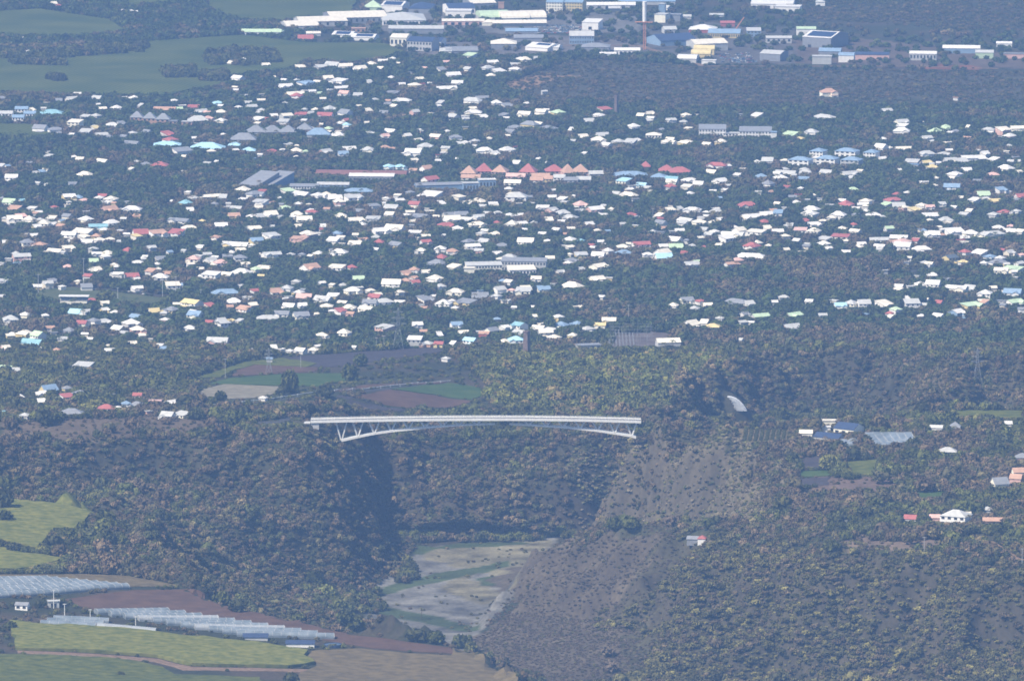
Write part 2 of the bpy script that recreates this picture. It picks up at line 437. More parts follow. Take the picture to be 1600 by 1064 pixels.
ter_me.polygons.foreach_set('use_smooth', [True] * len(ter_me.polygons))
set_col(ter_me, C.reshape(-1, 3))
m_ter, nt, b = new_mat('ground')
at = nt.nodes.new('ShaderNodeAttribute'); at.attribute_name = 'col'
tc = nt.nodes.new('ShaderNodeTexCoord')
n = nt.nodes.new('ShaderNodeTexNoise'); n.inputs['Scale'].default_value = 0.35; n.inputs['Detail'].default_value = 5
nt.links.new(tc.outputs['Object'], n.inputs['Vector'])
mr = nt.nodes.new('ShaderNodeMapRange'); mr.inputs['From Min'].default_value = .3; mr.inputs['From Max'].default_value = .7
mr.inputs['To Min'].default_value = .72; mr.inputs['To Max'].default_value = 1.28
nt.links.new(n.outputs['Fac'], mr.inputs['Value'])
vm = nt.nodes.new('ShaderNodeVectorMath'); vm.operation = 'SCALE'
nt.links.new(at.outputs['Color'], vm.inputs[0]); nt.links.new(mr.outputs[0], vm.inputs['Scale'])
# bare rock on the steepest faces
geo = nt.nodes.new('ShaderNodeNewGeometry'); sx = nt.nodes.new('ShaderNodeSeparateXYZ'); nt.links.new(geo.outputs['True Normal'], sx.inputs[0])
mr2 = nt.nodes.new('ShaderNodeMapRange'); mr2.inputs['From Min'].default_value = .62; mr2.inputs['From Max'].default_value = .42
nt.links.new(sx.outputs['Z'], mr2.inputs['Value']); mr2.inputs['To Max'].default_value = .5
mix = nt.nodes.new('ShaderNodeMix'); mix.data_type = 'RGBA'
nt.links.new(mr2.outputs[0], mix.inputs['Factor']); nt.links.new(vm.outputs[0], mix.inputs['A'])
nt.links.new(noise_mix(nt, .12, (0.030, 0.026, 0.024), (0.095, 0.078, 0.058), vec_scale=(1, 1, .25)), mix.inputs['B'])
nt.links.new(mix.outputs['Result'], b.inputs['Base Color'])
b.inputs['Roughness'].default_value = .95; b.inputs['Specular IOR Level'].default_value = .1
ter_me.materials.append(m_ter)
tag(link('terrain', ter_me), kind='structure')

# ---------------------------------------------------------------- haze: one box of even, thin air
hz = MB(); hz.box(-21900, 21900, -20900, 22900, float(H.min()) - 1.5, CAM_H + 14)
m_haze = bpy.data.materials.new('haze'); m_haze.use_nodes = True
nt = m_haze.node_tree; nt.nodes.clear()
pv = nt.nodes.new('ShaderNodeVolumePrincipled'); mo = nt.nodes.new('ShaderNodeOutputMaterial')
pv.inputs['Color'].default_value = (0.27, 0.50, 1.0, 1)
pv.inputs['Density'].default_value = HAZE_DENSITY
pv.inputs['Anisotropy'].default_value = 0.0
nt.links.new(pv.outputs[0], mo.inputs['Volume'])
haze = hz.build('haze', m_haze)
tag(haze, kind='stuff')
haze['label'] = 'pale blue haze lying over the whole valley and town'
# ---------------------------------------------------------------- fields laid on the ground
KEEP_OUT = []        # world polygons where no trees grow
def drape(name, poly, mat, h=0.4, step=7.0, kind='structure', label=None, furrow=0.0, clear=True):
    W = [tuple(p) for p in poly_world(poly)]
    if clear: KEEP_OUT.append(W)
    xs = [p[0] for p in W]; ys = [p[1] for p in W]
    ring = []
    for i in range(len(W)):
        a, b = np.array(W[i]), np.array(W[(i + 1) % len(W)])
        n = max(1, int(np.hypot(*(b - a)) / step))
        for k in range(n):
            p = a + (b - a) * k / n
            nn = (fbm(p[0:1], p[1:2], 25, 77, 2)[0] - .5) * 7
            ring.append((p[0] + nn, p[1] + nn))
    nr_ = len(ring)
    gx, gy = np.meshgrid(np.arange(min(xs), max(xs), step), np.arange(min(ys), max(ys), step))
    gx = gx.ravel() + rng.uniform(-1, 1, gx.size); gy = gy.ravel() + rng.uniform(-1, 1, gy.size)
    m = inside(gx, gy, ring)
    inner = list(zip(gx[m], gy[m]))
    res = geometry.delaunay_2d_cdt([Vector(p) for p in ring + inner], [(i, (i + 1) % nr_) for i in range(nr_)], [], 1, 1e-3)
    vv = np.array([[v.x, v.y] for v in res[0]])
    z = ground(vv[:, 0], vv[:, 1]) + h
    if furrow: z = z + (fbm(vv[:, 0], vv[:, 1], 9, 88, 2) - .5) * furrow
    V = np.column_stack([vv, z]); n0 = len(V)
    F = [tuple(f) for f in res[2]]
    # skirt down into the ground so that the crop has sides
    cnt = {}
    for f in F:
        for a, b in zip(f, f[1:] + f[:1]): cnt[(min(a, b), max(a, b))] = cnt.get((min(a, b), max(a, b)), 0) + 1
    low = np.column_stack([vv, z - h - 1.2]); V = np.vstack([V, low])
    for (a, b), c in cnt.items():
        if c == 1: F.append((a, b, b + n0, a + n0))
    o = link(name, mesh_from(name, V, F, [mat]))
    tag(o, kind=kind)
    if label: o['label'] = label
    return o
def crop(name, c1, c2, rowdir=0.0, rowscale=0.0, scale=.25, amt=.35):
    m, nt, b = new_mat(name)
    col = noise_mix(nt, scale, c1, c2, 4)
    if rowscale:
        tc = nt.nodes.new('ShaderNodeTexCoord'); mp = nt.nodes.new('ShaderNodeMapping'); mp.inputs['Rotation'].default_value = (0, 0, rowdir)
        w = nt.nodes.new('ShaderNodeTexWave'); w.inputs['Scale'].default_value = rowscale; w.inputs['Distortion'].default_value = 1.5; w.inputs['Detail'].default_value = 2
        nt.links.new(tc.outputs['Object'], mp.inputs[0]); nt.links.new(mp.outputs[0], w.inputs[0])
        mx = nt.nodes.new('ShaderNodeMix'); mx.data_type = 'RGBA'; mx.blend_type = 'MULTIPLY'; mx.inputs['Factor'].default_value = amt
        nt.links.new(col, mx.inputs['A']); nt.links.new(w.outputs['Color'], mx.inputs['B']); col = mx.outputs['Result']
    nt.links.new(col, b.inputs['Base Color']); b.inputs['Roughness'].default_value = .95; b.inputs['Specular IOR Level'].default_value = .08
    return m
m_cane = crop('cane', (0.100, 0.118, 0.026), (0.195, 0.190, 0.048), .9, .05, .16, .12)
m_cane_far = crop('cane_far', (0.060, 0.085, 0.018), (0.105, 0.125, 0.028), .2, .05, .012, .4)
m_cane_dull = crop('cane_dull', (0.07, 0.09, 0.022), (0.14, 0.15, 0.034), .5, .3, .12)
m_green = crop('green_crop', (0.045, 0.085, 0.022), (0.075, 0.115, 0.030), .2, .3, .05)
m_plough = crop('ploughed', (0.095, 0.058, 0.040), (0.135, 0.082, 0.056), 1.2, .35, .08, .3)
m_violet = crop('turned_dark_soil', (0.055, 0.048, 0.055), (0.080, 0.068, 0.070), .1, .3, .08)
m_tan = crop('dry_crop', (0.13, 0.105, 0.055), (0.21, 0.165, 0.085), 1.35, .42, .12, .5)
m_straw = crop('straw', (0.20, 0.18, 0.13), (0.30, 0.27, 0.20), .9, .4, .1, .4)
m_pitch = crop('pitch_grass', (0.075, 0.095, 0.040), (0.11, 0.12, 0.055), .1, .1, .05)
m_asph = plain('asphalt', (0.055, 0.055, 0.058), .2, .3, .9, .15)
m_track = plain('earth_track', (0.19, 0.13, 0.09), .25, .3, .95, .1)

drape('cane_field', [(14, 972), (60, 978), (150, 980), (240, 989), (300, 996), (400, 1006), (480, 1019), (486, 1038), (450, 1044), (300, 1040), (250, 1027), (120, 1018), (25, 1015)], m_cane, 2.2, kind='stuff', furrow=1.4, label='bright green cane field below the long greenhouses')
drape('cane_field', [(-120, 1026), (90, 1027), (200, 1034), (255, 1046), (272, 1056), (410, 1062), (420, 1090), (-120, 1090)], m_cane_dull, 2.2, kind='stuff', furrow=1.4, label='duller green cane field along the bottom left edge')
drape('cane_field', [(-60, 780), (12, 782), (90, 788), (165, 800), (215, 822), (185, 823), (165, 812), (120, 828), (82, 829), (60, 860), (0, 846), (-60, 846)], m_cane, 2.0, kind='stuff', furrow=1.2, label='pale green cane terrace under the forested cliff')
drape('cane_field', [(-60, 856), (0, 857), (40, 866), (102, 873), (95, 878), (30, 892), (-60, 892)], m_cane, 2.0, kind='stuff', furrow=1.2, label='small green cane terrace left of the dark trees')
drape('ploughed_field', [(105, 936), (210, 922), (290, 920), (322, 930), (345, 950), (430, 964), (480, 972), (540, 992), (640, 1002), (705, 1012), (705, 1022), (560, 1010), (520, 1003), (470, 986), (330, 975), (260, 958), (150, 957)], m_plough, .35)
drape('dry_field', [(-60, 900), (200, 900), (285, 911), (200, 917), (60, 904), (-60, 906)], m_tan, .5)
drape('dry_field', [(486, 1018), (560, 1014), (700, 1026), (785, 1045), (808, 1075), (486, 1090), (430, 1070), (490, 1042)], m_tan, .9, kind='stuff', furrow=.8, label='dry brown crop on the near terrace edge')
drape('earth_track', [(30, 1016), (120, 1020), (250, 1029), (300, 1042), (480, 1046), (480, 1050), (290, 1047), (245, 1034), (120, 1026), (30, 1020)], m_track, .3)
drape('green_field', [(330, 600), (356, 592), (430, 586), (540, 584), (562, 592), (500, 604), (440, 603), (360, 601)], m_green, .7)
drape('dull_green_field', [(300, 592), (345, 578), (380, 566), (440, 560), (500, 568), (480, 574), (400, 570), (362, 580), (345, 590)], m_cane_dull, .6)
drape('ploughed_field', [(362, 588), (372, 578), (402, 569), (500, 575), (492, 582), (420, 585)], m_plough, .3)
drape('dark_soil_field', [(440, 560), (560, 550), (640, 545), (688, 543), (692, 550), (600, 562), (545, 573), (500, 574)], m_violet, .3)
drape('straw_field', [(306, 618), (322, 608), (350, 601), (432, 605), (440, 613), (404, 622), (330, 626)], m_straw, .6)
drape('ploughed_field', [(521, 611), (560, 603), (640, 598), (700, 596), (640, 601), (560, 609), (530, 613)], m_plough, .3)
drape('green_field', [(612, 608), (700, 599), (748, 606), (762, 616), (740, 624), (690, 618)], m_green, .5)
drape('ploughed_field', [(545, 618), (605, 609), (680, 618), (742, 627), (700, 637), (640, 638)], m_plough, .3)
drape('dark_soil_field', [(524, 618), (540, 618), (636, 640), (600, 643), (520, 628)], m_violet, .3)
drape('dark_soil_field', [(1253, 716), (1282, 713), (1293, 731), (1252, 733)], m_violet, .3)
drape('green_field', [(1252, 736), (1294, 735), (1296, 744), (1250, 746)], m_green, .5)
drape('dark_soil_field', [(1250, 748), (1296, 746), (1297, 757), (1246, 760)], m_violet, .3)
drape('green_field', [(1428, 770), (1478, 769), (1474, 779), (1432, 779)], m_green, .5)
drape('dull_green_field', [(1322, 722), (1372, 718), (1366, 742), (1330, 742)], m_cane_dull, .5)
drape('dull_green_field', [(1480, 642), (1600, 642), (1600, 656), (1500, 652)], m_cane_dull, .5)
drape('tilled_terraces', [(1150, 670), (1236, 672), (1232, 690), (1158, 694)], m_tan, .4)
far_green = [[(-60, 24), (60, 16), (170, 32), (196, 50), (110, 60), (-60, 56)], [(318, -14), (566, -14), (548, 20), (452, 34), (380, 34), (330, 18)],
             [(116, 90), (240, 66), (380, 57), (470, 68), (600, 70), (634, 84), (560, 100), (480, 98), (440, 112), (360, 120), (352, 136), (250, 150), (100, 150), (-60, 144), (-60, 96)],
             [(-60, 196), (40, 196), (96, 206), (70, 214), (-60, 212)], [(200, -14), (318, -14), (300, 2), (200, 12)]]
for k, pl in enumerate(far_green):
    drape('cane_field', pl, m_cane_far, 2.0, 26, kind='stuff', label=['green cane plain along the top left edge', 'green cane plain left of the warehouses', 'wide green cane plain above the town', 'small green field by the pale apartment row', 'narrow green strip at the top left'][k])
drape('football_pitch', [(45, 462), (70, 452), (112, 449), (160, 455), (264, 467), (250, 477), (150, 474), (95, 471)], m_pitch, .25)

# ---------------------------------------------------------------- bridge over the gorge
m_conc = plain('pale_concrete', (0.80, 0.79, 0.75), .06, .3, .7)
m_conc2 = plain('grey_concrete', (0.50, 0.50, 0.49), .12, .2, .8)
m_steel = plain('white_steel', (0.75, 0.76, 0.76), .05, .3, .5, .4)
br = empty('bridge', (0, 0, 0))
tag(br, 'long white truss arch bridge spanning the deep wooded gorge', 'bridge')
def deck_z(x): return 2.2 - 2.2 * ((x + 10) / 170.0) ** 2 * (1.0 if x < -10 else 1.9)
NX = [(-170 + 279 * i / 60) for i in range(61)]
def strip(y0, y1, t0, t1, xs=NX, zf=deck_z):
    """a long bar following the camber; t0, t1: bottom and top relative to the deck"""
    v, f = [], []
    for x in xs:
        z = zf(x); v += [(x, y0, z + t0), (x, y1, z + t0), (x, y1, z + t1), (x, y0, z + t1)]
    for i in range(len(xs) - 1):
        a, b = 4 * i, 4 * i + 4
        for k in range(4): f.append((a + k, a + (k + 1) % 4, b + (k + 1) % 4, b + k))
    f += [(3, 2, 1, 0), tuple(4 * (len(xs) - 1) + k for k in range(4))]
    return v, f
def bpart(name, pieces, mat):
    mb = MB()
    for v, f in pieces: mb.add(v, f)
    return mb.build(name, mat, br)
bpart('deck', [strip(-6.2, 6.2, -1.5, 0)], m_conc)
bpart('roadway', [strip(-4.4, 4.4, 0.004, .06)], m_asph)
for y in (-6.2, 5.7): bpart('kerb', [strip(y, y + .5, 0.002, .5)], m_conc)
for y in (-6.0, 5.9):
    rl = bpart('railing', [strip(y, y + .10, 1.15, 1.32), strip(y, y + .07, .78, .88)], m_steel)
    mb = MB()
    for i in range(100):
        x = -169.5 + i * 2.79
        mb.box(x, x + .22, y - .02, y + .14, deck_z(x) + .45, deck_z(x) + 1.3)
    tag(mb.build('railing_posts', m_steel, rl), kind='stuff')
def mx(px): return (px - 800) / 1.832
def cz_(py): return (657 - py) / 1.80
LB = [(536, 687.2), (561.4, 681.5), (586.8, 676.5), (613, 672.8), (639.4, 670.3), (665.6, 667.6), (692.8, 665.6), (718, 664.0), (745, 662.9), (774, 662.0)]
RB = [(992, 682.6), (985, 680.2), (958.8, 676.0), (932.5, 672.2), (905.4, 669.2), (879, 667.0), (852.9, 665.3), (825.8, 663.6), (796, 662.2)]
for chordpts in (LB, RB):
    xs = [mx(p[0]) for p in chordpts]; zs = [cz_(p[1]) for p in chordpts]
    o = sorted(range(len(xs)), key=lambda i: xs[i]); xs = [xs[i] for i in o]; zs = [zs[i] for i in o]
    zf = lambda x, xs=xs, zs=zs: float(np.interp(x, xs, zs))
    xx = list(np.linspace(xs[0], xs[-1], 28))
    end = xs[0] if chordpts is LB else xs[-1]
    v, f = [], []
    for x in xx:
        z = zf(x); th = 1.0 + 1.2 * max(0, 1 - abs(x - end) / 110)
        v += [(x, -2.6, z - th / 2), (x, 2.6, z - th / 2), (x, 2.6, z + th / 2), (x, -2.6, z + th / 2)]
    for i in range(len(xx) - 1):
        a, b = 4 * i, 4 * i + 4
        for k in range(4): f.append((a + k, a + (k + 1) % 4, b + (k + 1) % 4, b + k))
    f += [(3, 2, 1, 0), tuple(4 * (len(xx) - 1) + k for k in range(4))]
    bpart('lower_chord', [(v, f)], m_conc)
    nodes = LB[:-1] if chordpts is LB else RB[1:-1]
    for k, (px_, py_) in enumerate(nodes):
        x, z = mx(px_), cz_(py_) + .3
        top = deck_z(x) - 1.45
        h_ = top - z
        if h_ < .6: continue
        sp_ = 4.7 if h_ > 3 else 4.2
        w_ = 1.0 if h_ > 2 else .5
        for ys in (-1, 1):
            for xs_ in (-1, 1):
                mb = MB(); mb.bar((x + xs_ * .4, ys * 1.9, z), (x + xs_ * sp_, ys * 2.7, top), w_)
                mb.build('strut', m_conc, br)
        mb = MB(); mb.box(x - 1.1, x + 1.1, -2.7, 2.7, z - .15, z + .55); mb.build('node_block', m_conc, br)
for x0, x1, zb in ((-169.5, -163, -7), (-178, -170.5, -2.2)):
    mb = MB(); mb.box(x0, x1, -5.2, 5.2, zb, deck_z(x0 if x0 < 0 else x1) - 1.6 - (.002 if zb == -9 else 0)); mb.build('abutment', m_conc2, br)

# ---------------------------------------------------------------- building kit
PAL = {'w': (0.72, 0.70, 0.66), 'c': (0.76, 0.70, 0.58), 'g': (0.25, 0.26, 0.28), 'r': (0.40, 0.13, 0.12), 'o': (0.50, 0.31, 0.22), 'n': (0.24, 0.11, 0.09), 'b': (0.24, 0.34, 0.46),
       't': (0.26, 0.46, 0.52), 'l': (0.42, 0.66, 0.78), 'G': (0.50, 0.63, 0.42), 'y': (0.68, 0.56, 0.28), 'p': (0.68, 0.44, 0.38), 'k': (0.10, 0.12, 0.14), 'm': (0.50, 0.50, 0.48), 's': (0.04, 0.06, 0.12)}
CNAME = {'w': 'white', 'c': 'cream', 'g': 'grey', 'r': 'red', 'o': 'orange', 'b': 'blue', 't': 'turquoise', 'l': 'pale blue', 'G': 'pale green', 'y': 'yellow', 'p': 'pink', 'k': 'dark', 'n': 'brown', 'm': 'pale grey', 's': 'dark blue'}
ROOF = {k: plain('roof_' + CNAME[k].replace(' ', '_'), v, .10, .25, .5, .35) for k, v in PAL.items()}
WALL = {k: plain('wall_' + CNAME[k].replace(' ', '_'), tuple(min(.86, x * (1.15 if k in 'wc' else .95)) for x in v), .08, .3, .85, .15) for k, v in PAL.items()}
m_glass = plain('dark_glass', (0.03, 0.035, 0.045), .3, .5, .15, .5)
m_solar = plain('solar_panel', (0.02, 0.035, 0.09), .25, .4, .25, .5)

def roof_mb(w, d, h, kind, rise, ov=.5, t=.18):
    """roof solid over a w x d body whose walls end at h"""
    mb = MB(); W, D = w / 2 + ov, d / 2 + ov
    e = ov * rise / (d / 2)
    if kind == 'gable':
        z0, z1 = h - e, h + rise
        mb.add([(-W,-D,z0),(W,-D,z0),(W,0,z1),(-W,0,z1),(W,D,z0),(-W,D,z0),(-W,-D,z0-t),(W,-D,z0-t),(W,0,z1-t),(-W,0,z1-t),(W,D,z0-t),(-W,D,z0-t)],
               [(0,1,2,3),(3,2,4,5),(6,9,8,7),(9,11,10,8),(0,6,7,1),(5,4,10,11),(0,3,9,6),(3,5,11,9),(1,7,8,2),(2,8,10,4)])
    elif kind == 'hip':
        z0, z1 = h - e, h + rise; r = max(.1, W - D)
        mb.add([(-W,-D,z0),(W,-D,z0),(W,D,z0),(-W,D,z0),(-r,0,z1),(r,0,z1),(-W,-D,z0-t),(W,-D,z0-t),(W,D,z0-t),(-W,D,z0-t)],
               [(0,1,5,4),(1,2,5),(2,3,4,5),(3,0,4),(9,8,7,6),(0,6,7,1),(1,7,8,2),(2,8,9,3),(3,9,6,0)])
    elif kind == 'mono':
        mb.add([(-W,-D,h),(W,-D,h),(W,D,h+rise),(-W,D,h+rise),(-W,-D,h+t),(W,-D,h+t),(W,D,h+rise+t),(-W,D,h+rise+t)],
               [(0,3,2,1),(4,5,6,7),(0,1,5,4),(1,2,6,5),(2,3,7,6),(3,0,4,7)])
    elif kind == 'arch':
        n = 8; vs = []
        for x in (-W, W):
            for i in range(n + 1):
                a = math.pi * i / n; vs.append((x, -D * math.cos(a), h + rise * math.sin(a)))
        fs = [(i, n + 1 + i, n + 2 + i, i + 1) for i in range(n)] + [tuple(range(n, -1, -1)), tuple(range(n + 1, 2 * n + 2))]
        mb.add(vs, fs)
    else:
        mb.box(-W, W, -D, D, h, h + t)
        mb.box(-W, W, -D, -D + .25, h + t, h + t + .5); mb.box(-W, -W + .25, -D + .25, D, h + t, h + t + .5)
        mb.box(W - .25, W, -D + .25, D, h + t, h + t + .5)
    return mb
def walls_mb(w, d, h, kind, rise):
    mb = MB(); W, D = w / 2, d / 2
    mb.box(-W, W, -D, D, -2.5, h)
    if kind == 'gable': mb.add([(-W,-D,h),(-W,D,h),(-W,0,h+rise),(W,-D,h),(W,D,h),(W,0,h+rise)], [(0,2,1),(3,4,5),(0,3,5,2),(1,2,5,4)])
    if kind == 'mono': mb.add([(-W,-D,h),(W,-D,h),(W,D,h),(-W,D,h),(W,D,h+rise),(-W,D,h+rise)], [(0,1,4,5),(2,3,5,4),(0,5,3),(1,2,4)])
    return mb
OBST = []            # (X, Y, half width, height): things trees must not hide
LAND = []            # (px, py, phrase) for describing what stands near
_winmesh = {}
def window_mesh(w, h):
    k = (round(w, 1), round(h, 1))
    if k not in _winmesh:
        mb = MB(); W, Hh = w / 2, h / 2
        mb.box(-W, W, -.04, .25, -Hh, Hh, 0)
        for a in ((-W - .12, -W, -Hh - .12, Hh + .12), (W, W + .12, -Hh - .12, Hh + .12), (-W, W, -Hh - .12, -Hh), (-W, W, Hh, Hh + .12)):
            mb.box(a[0], a[1], -.12, .2, a[2], a[3], 1)
        _winmesh[k] = mb.mesh('window', [m_glass, WALL['m']])
    return _winmesh[k]
def building(name, label, cat, px, py, wpx, d, h, rz=0.0, roof='gable', rise=2.0, rc='w', wc='w', ov=.5, win=None, side=None, solar=None, doors=0, phrase=None, group=None, wide=None):
    """px, py: the middle of the foot of its front in the photo; wpx: width of the front in photo pixels"""
    X, Y, Z = hits(px, py)[0]
    sc = FPX / math.hypot(Y + CAM_D, CAM_H)
    w = wide or wpx / sc
    rz = R(rz)
    c = math.cos(rz); s_ = math.sin(rz)
    X -= s_ * d / 2; Y += c * d / 2
    Z = float(ground(X, Y))
    root = empty(name, (X, Y, Z), rz); tag(root, label, cat, group)
    walls_mb(w, d, h, roof, rise).build('walls', WALL[wc], root)
    ro = roof_mb(w, d, h + (.002 if roof == 'flat' else .02), roof, rise, ov).build('roof', ROOF[rc], root)
    if solar:
        mb = MB(); D = d / 2; sl = rise / D if roof == 'gable' else 0
        a0, a1, fr = solar
        y0, y1 = (-D * fr, -D * .12) if roof == 'gable' else (-D * fr, D * fr)
        z0 = h + .12 + (rise + sl * y0 if roof == 'gable' else .2); z1 = h + .12 + (rise + sl * y1 if roof == 'gable' else .2)
        x0, x1 = -w / 2 + w * a0, -w / 2 + w * a1
        mb.add([(x0,y0,z0),(x1,y0,z0),(x1,y1,z1),(x0,y1,z1),(x0,y0,z0+.12),(x1,y0,z0+.12),(x1,y1,z1+.12),(x0,y1,z1+.12)], [(0,3,2,1),(4,5,6,7),(0,1,5,4),(1,2,6,5),(2,3,7,6),(3,0,4,7)])
        mb.build('solar_array', m_solar, ro)
    def put(nm, ww, wh, x, y, z, rot):
        o = link(nm, window_mesh(ww, wh), root); o.location = (x, y, z); o.rotation_euler = (0, 0, rot)
    if win:
        nc, nr_ = win
        for r_ in range(nr_):
            for k in range(nc):
                fh = h / nr_
                put('window', min(w / nc * .5, 3.0), fh * .45, -w / 2 + w * (k + .5) / nc, -d / 2, fh * (r_ + .55), 0)
    if side:
        nc, nr_ = side
        for r_ in range(nr_):
            for k in range(nc):
                fh = h / nr_
                put('window', min(d / nc * .5, 2.2), fh * .45, -w / 2, -d / 2 + d * (k + .5) / nc, fh * (r_ + .55), R(-90))
    for k in range(doors):
        put('door', min(4.5, w / doors * .5), min(4.4, h * .7), -w / 2 + w * (k + .5) / doors, -d / 2, min(4.4, h * .7) / 2 + .1, 0)
    OBST.append((X, Y, abs(w / 2 * c) + abs(d / 2 * s_), h + rise))
    if phrase: LAND.append((px, py, phrase))
    return root
# ---------------------------------------------------------------- landmark buildings
B = building
# industrial estate along the top, left part
B('long_shed', 'long pale green shed standing alone left of the cream warehouses', 'shed', 408, 56, 62, 16, 5, -4, 'gable', 3, 'G', 'w', doors=3, phrase='the long pale green shed')
B('shed', 'small white shed with green roof at the right end of the long green shed', 'shed', 430, 56, 22, 12, 6, -12, 'hip', 2.5, 'G', 'w', win=(3, 1))
B('warehouse', 'lowest grey cream warehouse at the left end of the cream row', 'warehouse', 474, 47, 52, 50, 6, 12, 'gable', 4, 'c', 'm')
B('warehouse', 'cream roofed warehouse in the middle of the cream row', 'warehouse', 506, 42, 76, 46, 8, 12, 'gable', 4, 'c', 'm', win=(6, 1))
B('warehouse', 'longest cream roofed warehouse with a grey front wall', 'warehouse', 562, 37, 90, 60, 9, 12, 'gable', 5, 'c', 'g', win=(10, 1), phrase='the long cream warehouses')
B('pavilion', 'small building with stepped pale green hip roof behind the cream warehouse', 'pavilion', 583, 18, 26, 22, 6, 0, 'hip', 8, 'G', 'G')
B('warehouse', 'white warehouse with dark solar panels at the top left of the estate', 'warehouse', 612, 20, 34, 40, 10, -14, 'gable', 4, 'w', 'w', solar=(.08, .92, .9))
B('warehouse', 'wide grey roofed hall with white arcade front', 'warehouse', 632, 40, 68, 70, 8, 4, 'hip', 7, 'm', 'w', win=(12, 1))
B('warehouse', 'hall with dark blue roof behind the wide grey hall', 'warehouse', 655, 22, 34, 50, 8, -8, 'hip', 6, 's', 'g')
B('long_shed', 'very long grey shed with pale roof below the wide hall', 'shed', 650, 53, 86, 22, 7, -2, 'gable', 3, 'm', 'g')
B('warehouse', 'plain cream warehouse with its gable to the left', 'warehouse', 622, 73, 26, 40, 12, -10, 'gable', 3, 'c', 'c', win=(4, 1))
B('warehouse', 'pale grey warehouse with dark blue solar roof beside the plain cream one', 'warehouse', 655, 80, 40, 34, 13, -16, 'gable', 4, 's', 'm', win=(8, 2), phrase='the blue-roofed warehouse')
B('warehouse', 'low hall with white rim and dark roof behind the solar warehouse', 'warehouse', 676, 74, 26, 40, 8, -10, 'gable', 3, 's', 'w')
B('shed', 'small bright red roofed building on the edge of the green plain', 'shed', 478, 65, 24, 14, 3, 5, 'gable', 5, 'r', 'w', phrase='the small red-roofed shed')
B('shed', 'white open shed just right of the red roof', 'shed', 490, 57, 22, 12, 4, 5, 'gable', 2, 'c', 'm')
B('shed', 'white shed with one dark roof panel facing the green plain', 'shed', 534, 60, 32, 30, 5, -14, 'gable', 3, 'w', 'w', solar=(.15, .85, .85))
B('shed', 'low white shed with long dark roof panel nearest the green plain', 'shed', 566, 64, 38, 26, 5, -14, 'gable', 3, 'w', 'w', solar=(.2, .9, .8))
B('shed', 'peach coloured block between the low white sheds and the hall', 'shed', 560, 52, 22, 14, 6, 0, 'flat', 1, 'o', 'o', win=(3, 1))
# middle part
B('warehouse', 'tall white hall with dark roof behind the pink fronted building', 'warehouse', 722, 24, 42, 50, 10, 10, 'gable', 4, 's', 'w', win=(5, 1))
B('warehouse', 'white loading hall with two dark bays', 'warehouse', 716, 28, 40, 24, 9, -4, 'flat', 1, 'w', 'w', doors=3)
B('warehouse', 'cream roofed hall behind the orange cube', 'warehouse', 756, 14, 40, 50, 8, 14, 'gable', 4, 'c', 'g')
B('shop', 'small orange cube building on the estate', 'shop', 783, 14, 9, 8, 8, 0, 'flat', 1, 'o', 'o')
B('shop', 'long low building with salmon pink front', 'shop', 724, 40, 66, 20, 6, 2, 'gable', 2, 'c', 'p', doors=6, phrase='the pink-fronted shop')
for k, (u, v, w_, wd) in enumerate([(774, 33, 46, 'left'), (806, 34, 44, 'middle'), (836, 33, 36, 'right')]):
    B('market_hall', f'{wd} one of three humped pale halls with swept white green roofs', 'market hall', u, v, w_, 40, 5, 10, 'arch', 7, 'G' if k == 0 else 'c', 'm', phrase='the humped market halls' if k == 1 else None, group='humped market halls')
B('warehouse', 'long low white hall with wide eaves in front of the humped halls', 'warehouse', 812, 42, 84, 22, 5, 3, 'gable', 3, 'c', 'k')
B('shed', 'cream building in front of the humped halls on the left', 'shed', 764, 41, 22, 16, 5, 0, 'hip', 3, 'c', 'c')
B('apartment_block', 'cream apartment block with yellow balconies and blue roof, left half', 'apartment block', 866, 21, 26, 30, 15, -10, 'gable', 3, 'b', 'c', win=(6, 4), phrase='the blue-roofed apartment block')
B('apartment_block', 'cream apartment block with yellow balconies and blue roof, right half', 'apartment block', 893, 21, 34, 34, 15, -10, 'gable', 3, 'b', 'y', win=(8, 4), side=(4, 4))
B('warehouse', 'long white warehouse with skylights right of the apartment block', 'warehouse', 955, 15, 76, 20, 6, 2, 'gable', 3, 'w', 'm', doors=6)
B('warehouse', 'dark sided hall in front of the long white warehouse', 'warehouse', 960, 20, 18, 18, 6, 0, 'gable', 2, 'm', 'k')
B('warehouse', 'beige tent roofed hall in the middle of the estate', 'warehouse', 787, 78, 40, 30, 8, 0, 'hip', 5, 'c', 'g', phrase='the tent-roofed hall')
B('warehouse', 'long hall with slate blue roof behind the tent roofed hall', 'warehouse', 815, 56, 50, 18, 6, 0, 'gable', 3, 'b', 'g')
B('warehouse', 'grey hall right of the tent roof', 'warehouse', 826, 66, 46, 20, 6, 0, 'gable', 3, 'g', 'g')
B('warehouse', 'white factory with slanting blue skylight strips', 'warehouse', 838, 80, 40, 40, 5, -30, 'gable', 4, 'w', 'w', solar=(.3, .9, .5), phrase='the slanted white factory')
B('warehouse', 'white flat factory wing right of the blue skylights', 'warehouse', 860, 80, 26, 34, 5, -5, 'gable', 2, 'w', 'w')
B('warehouse', 'white box warehouse with a shaded right wall by the car park', 'warehouse', 922, 47, 26, 26, 10, -14, 'mono', 2, 'w', 'w', doors=1, phrase='the box warehouse by the car park')
B('shed', 'small white box in front of the box warehouse', 'shed', 916, 53, 14, 7, 4, 0, 'flat', 1, 'w', 'w')
B('office', 'blue grey office with ribbed pale roof', 'office', 909, 69, 38, 22, 11, 0, 'gable', 5, 'm', 'b', win=(10, 2))
B('warehouse', 'wide grey roofed warehouse in front of the ribbed office', 'warehouse', 930, 82, 44, 26, 7, -4, 'hip', 4, 'g', 'g')
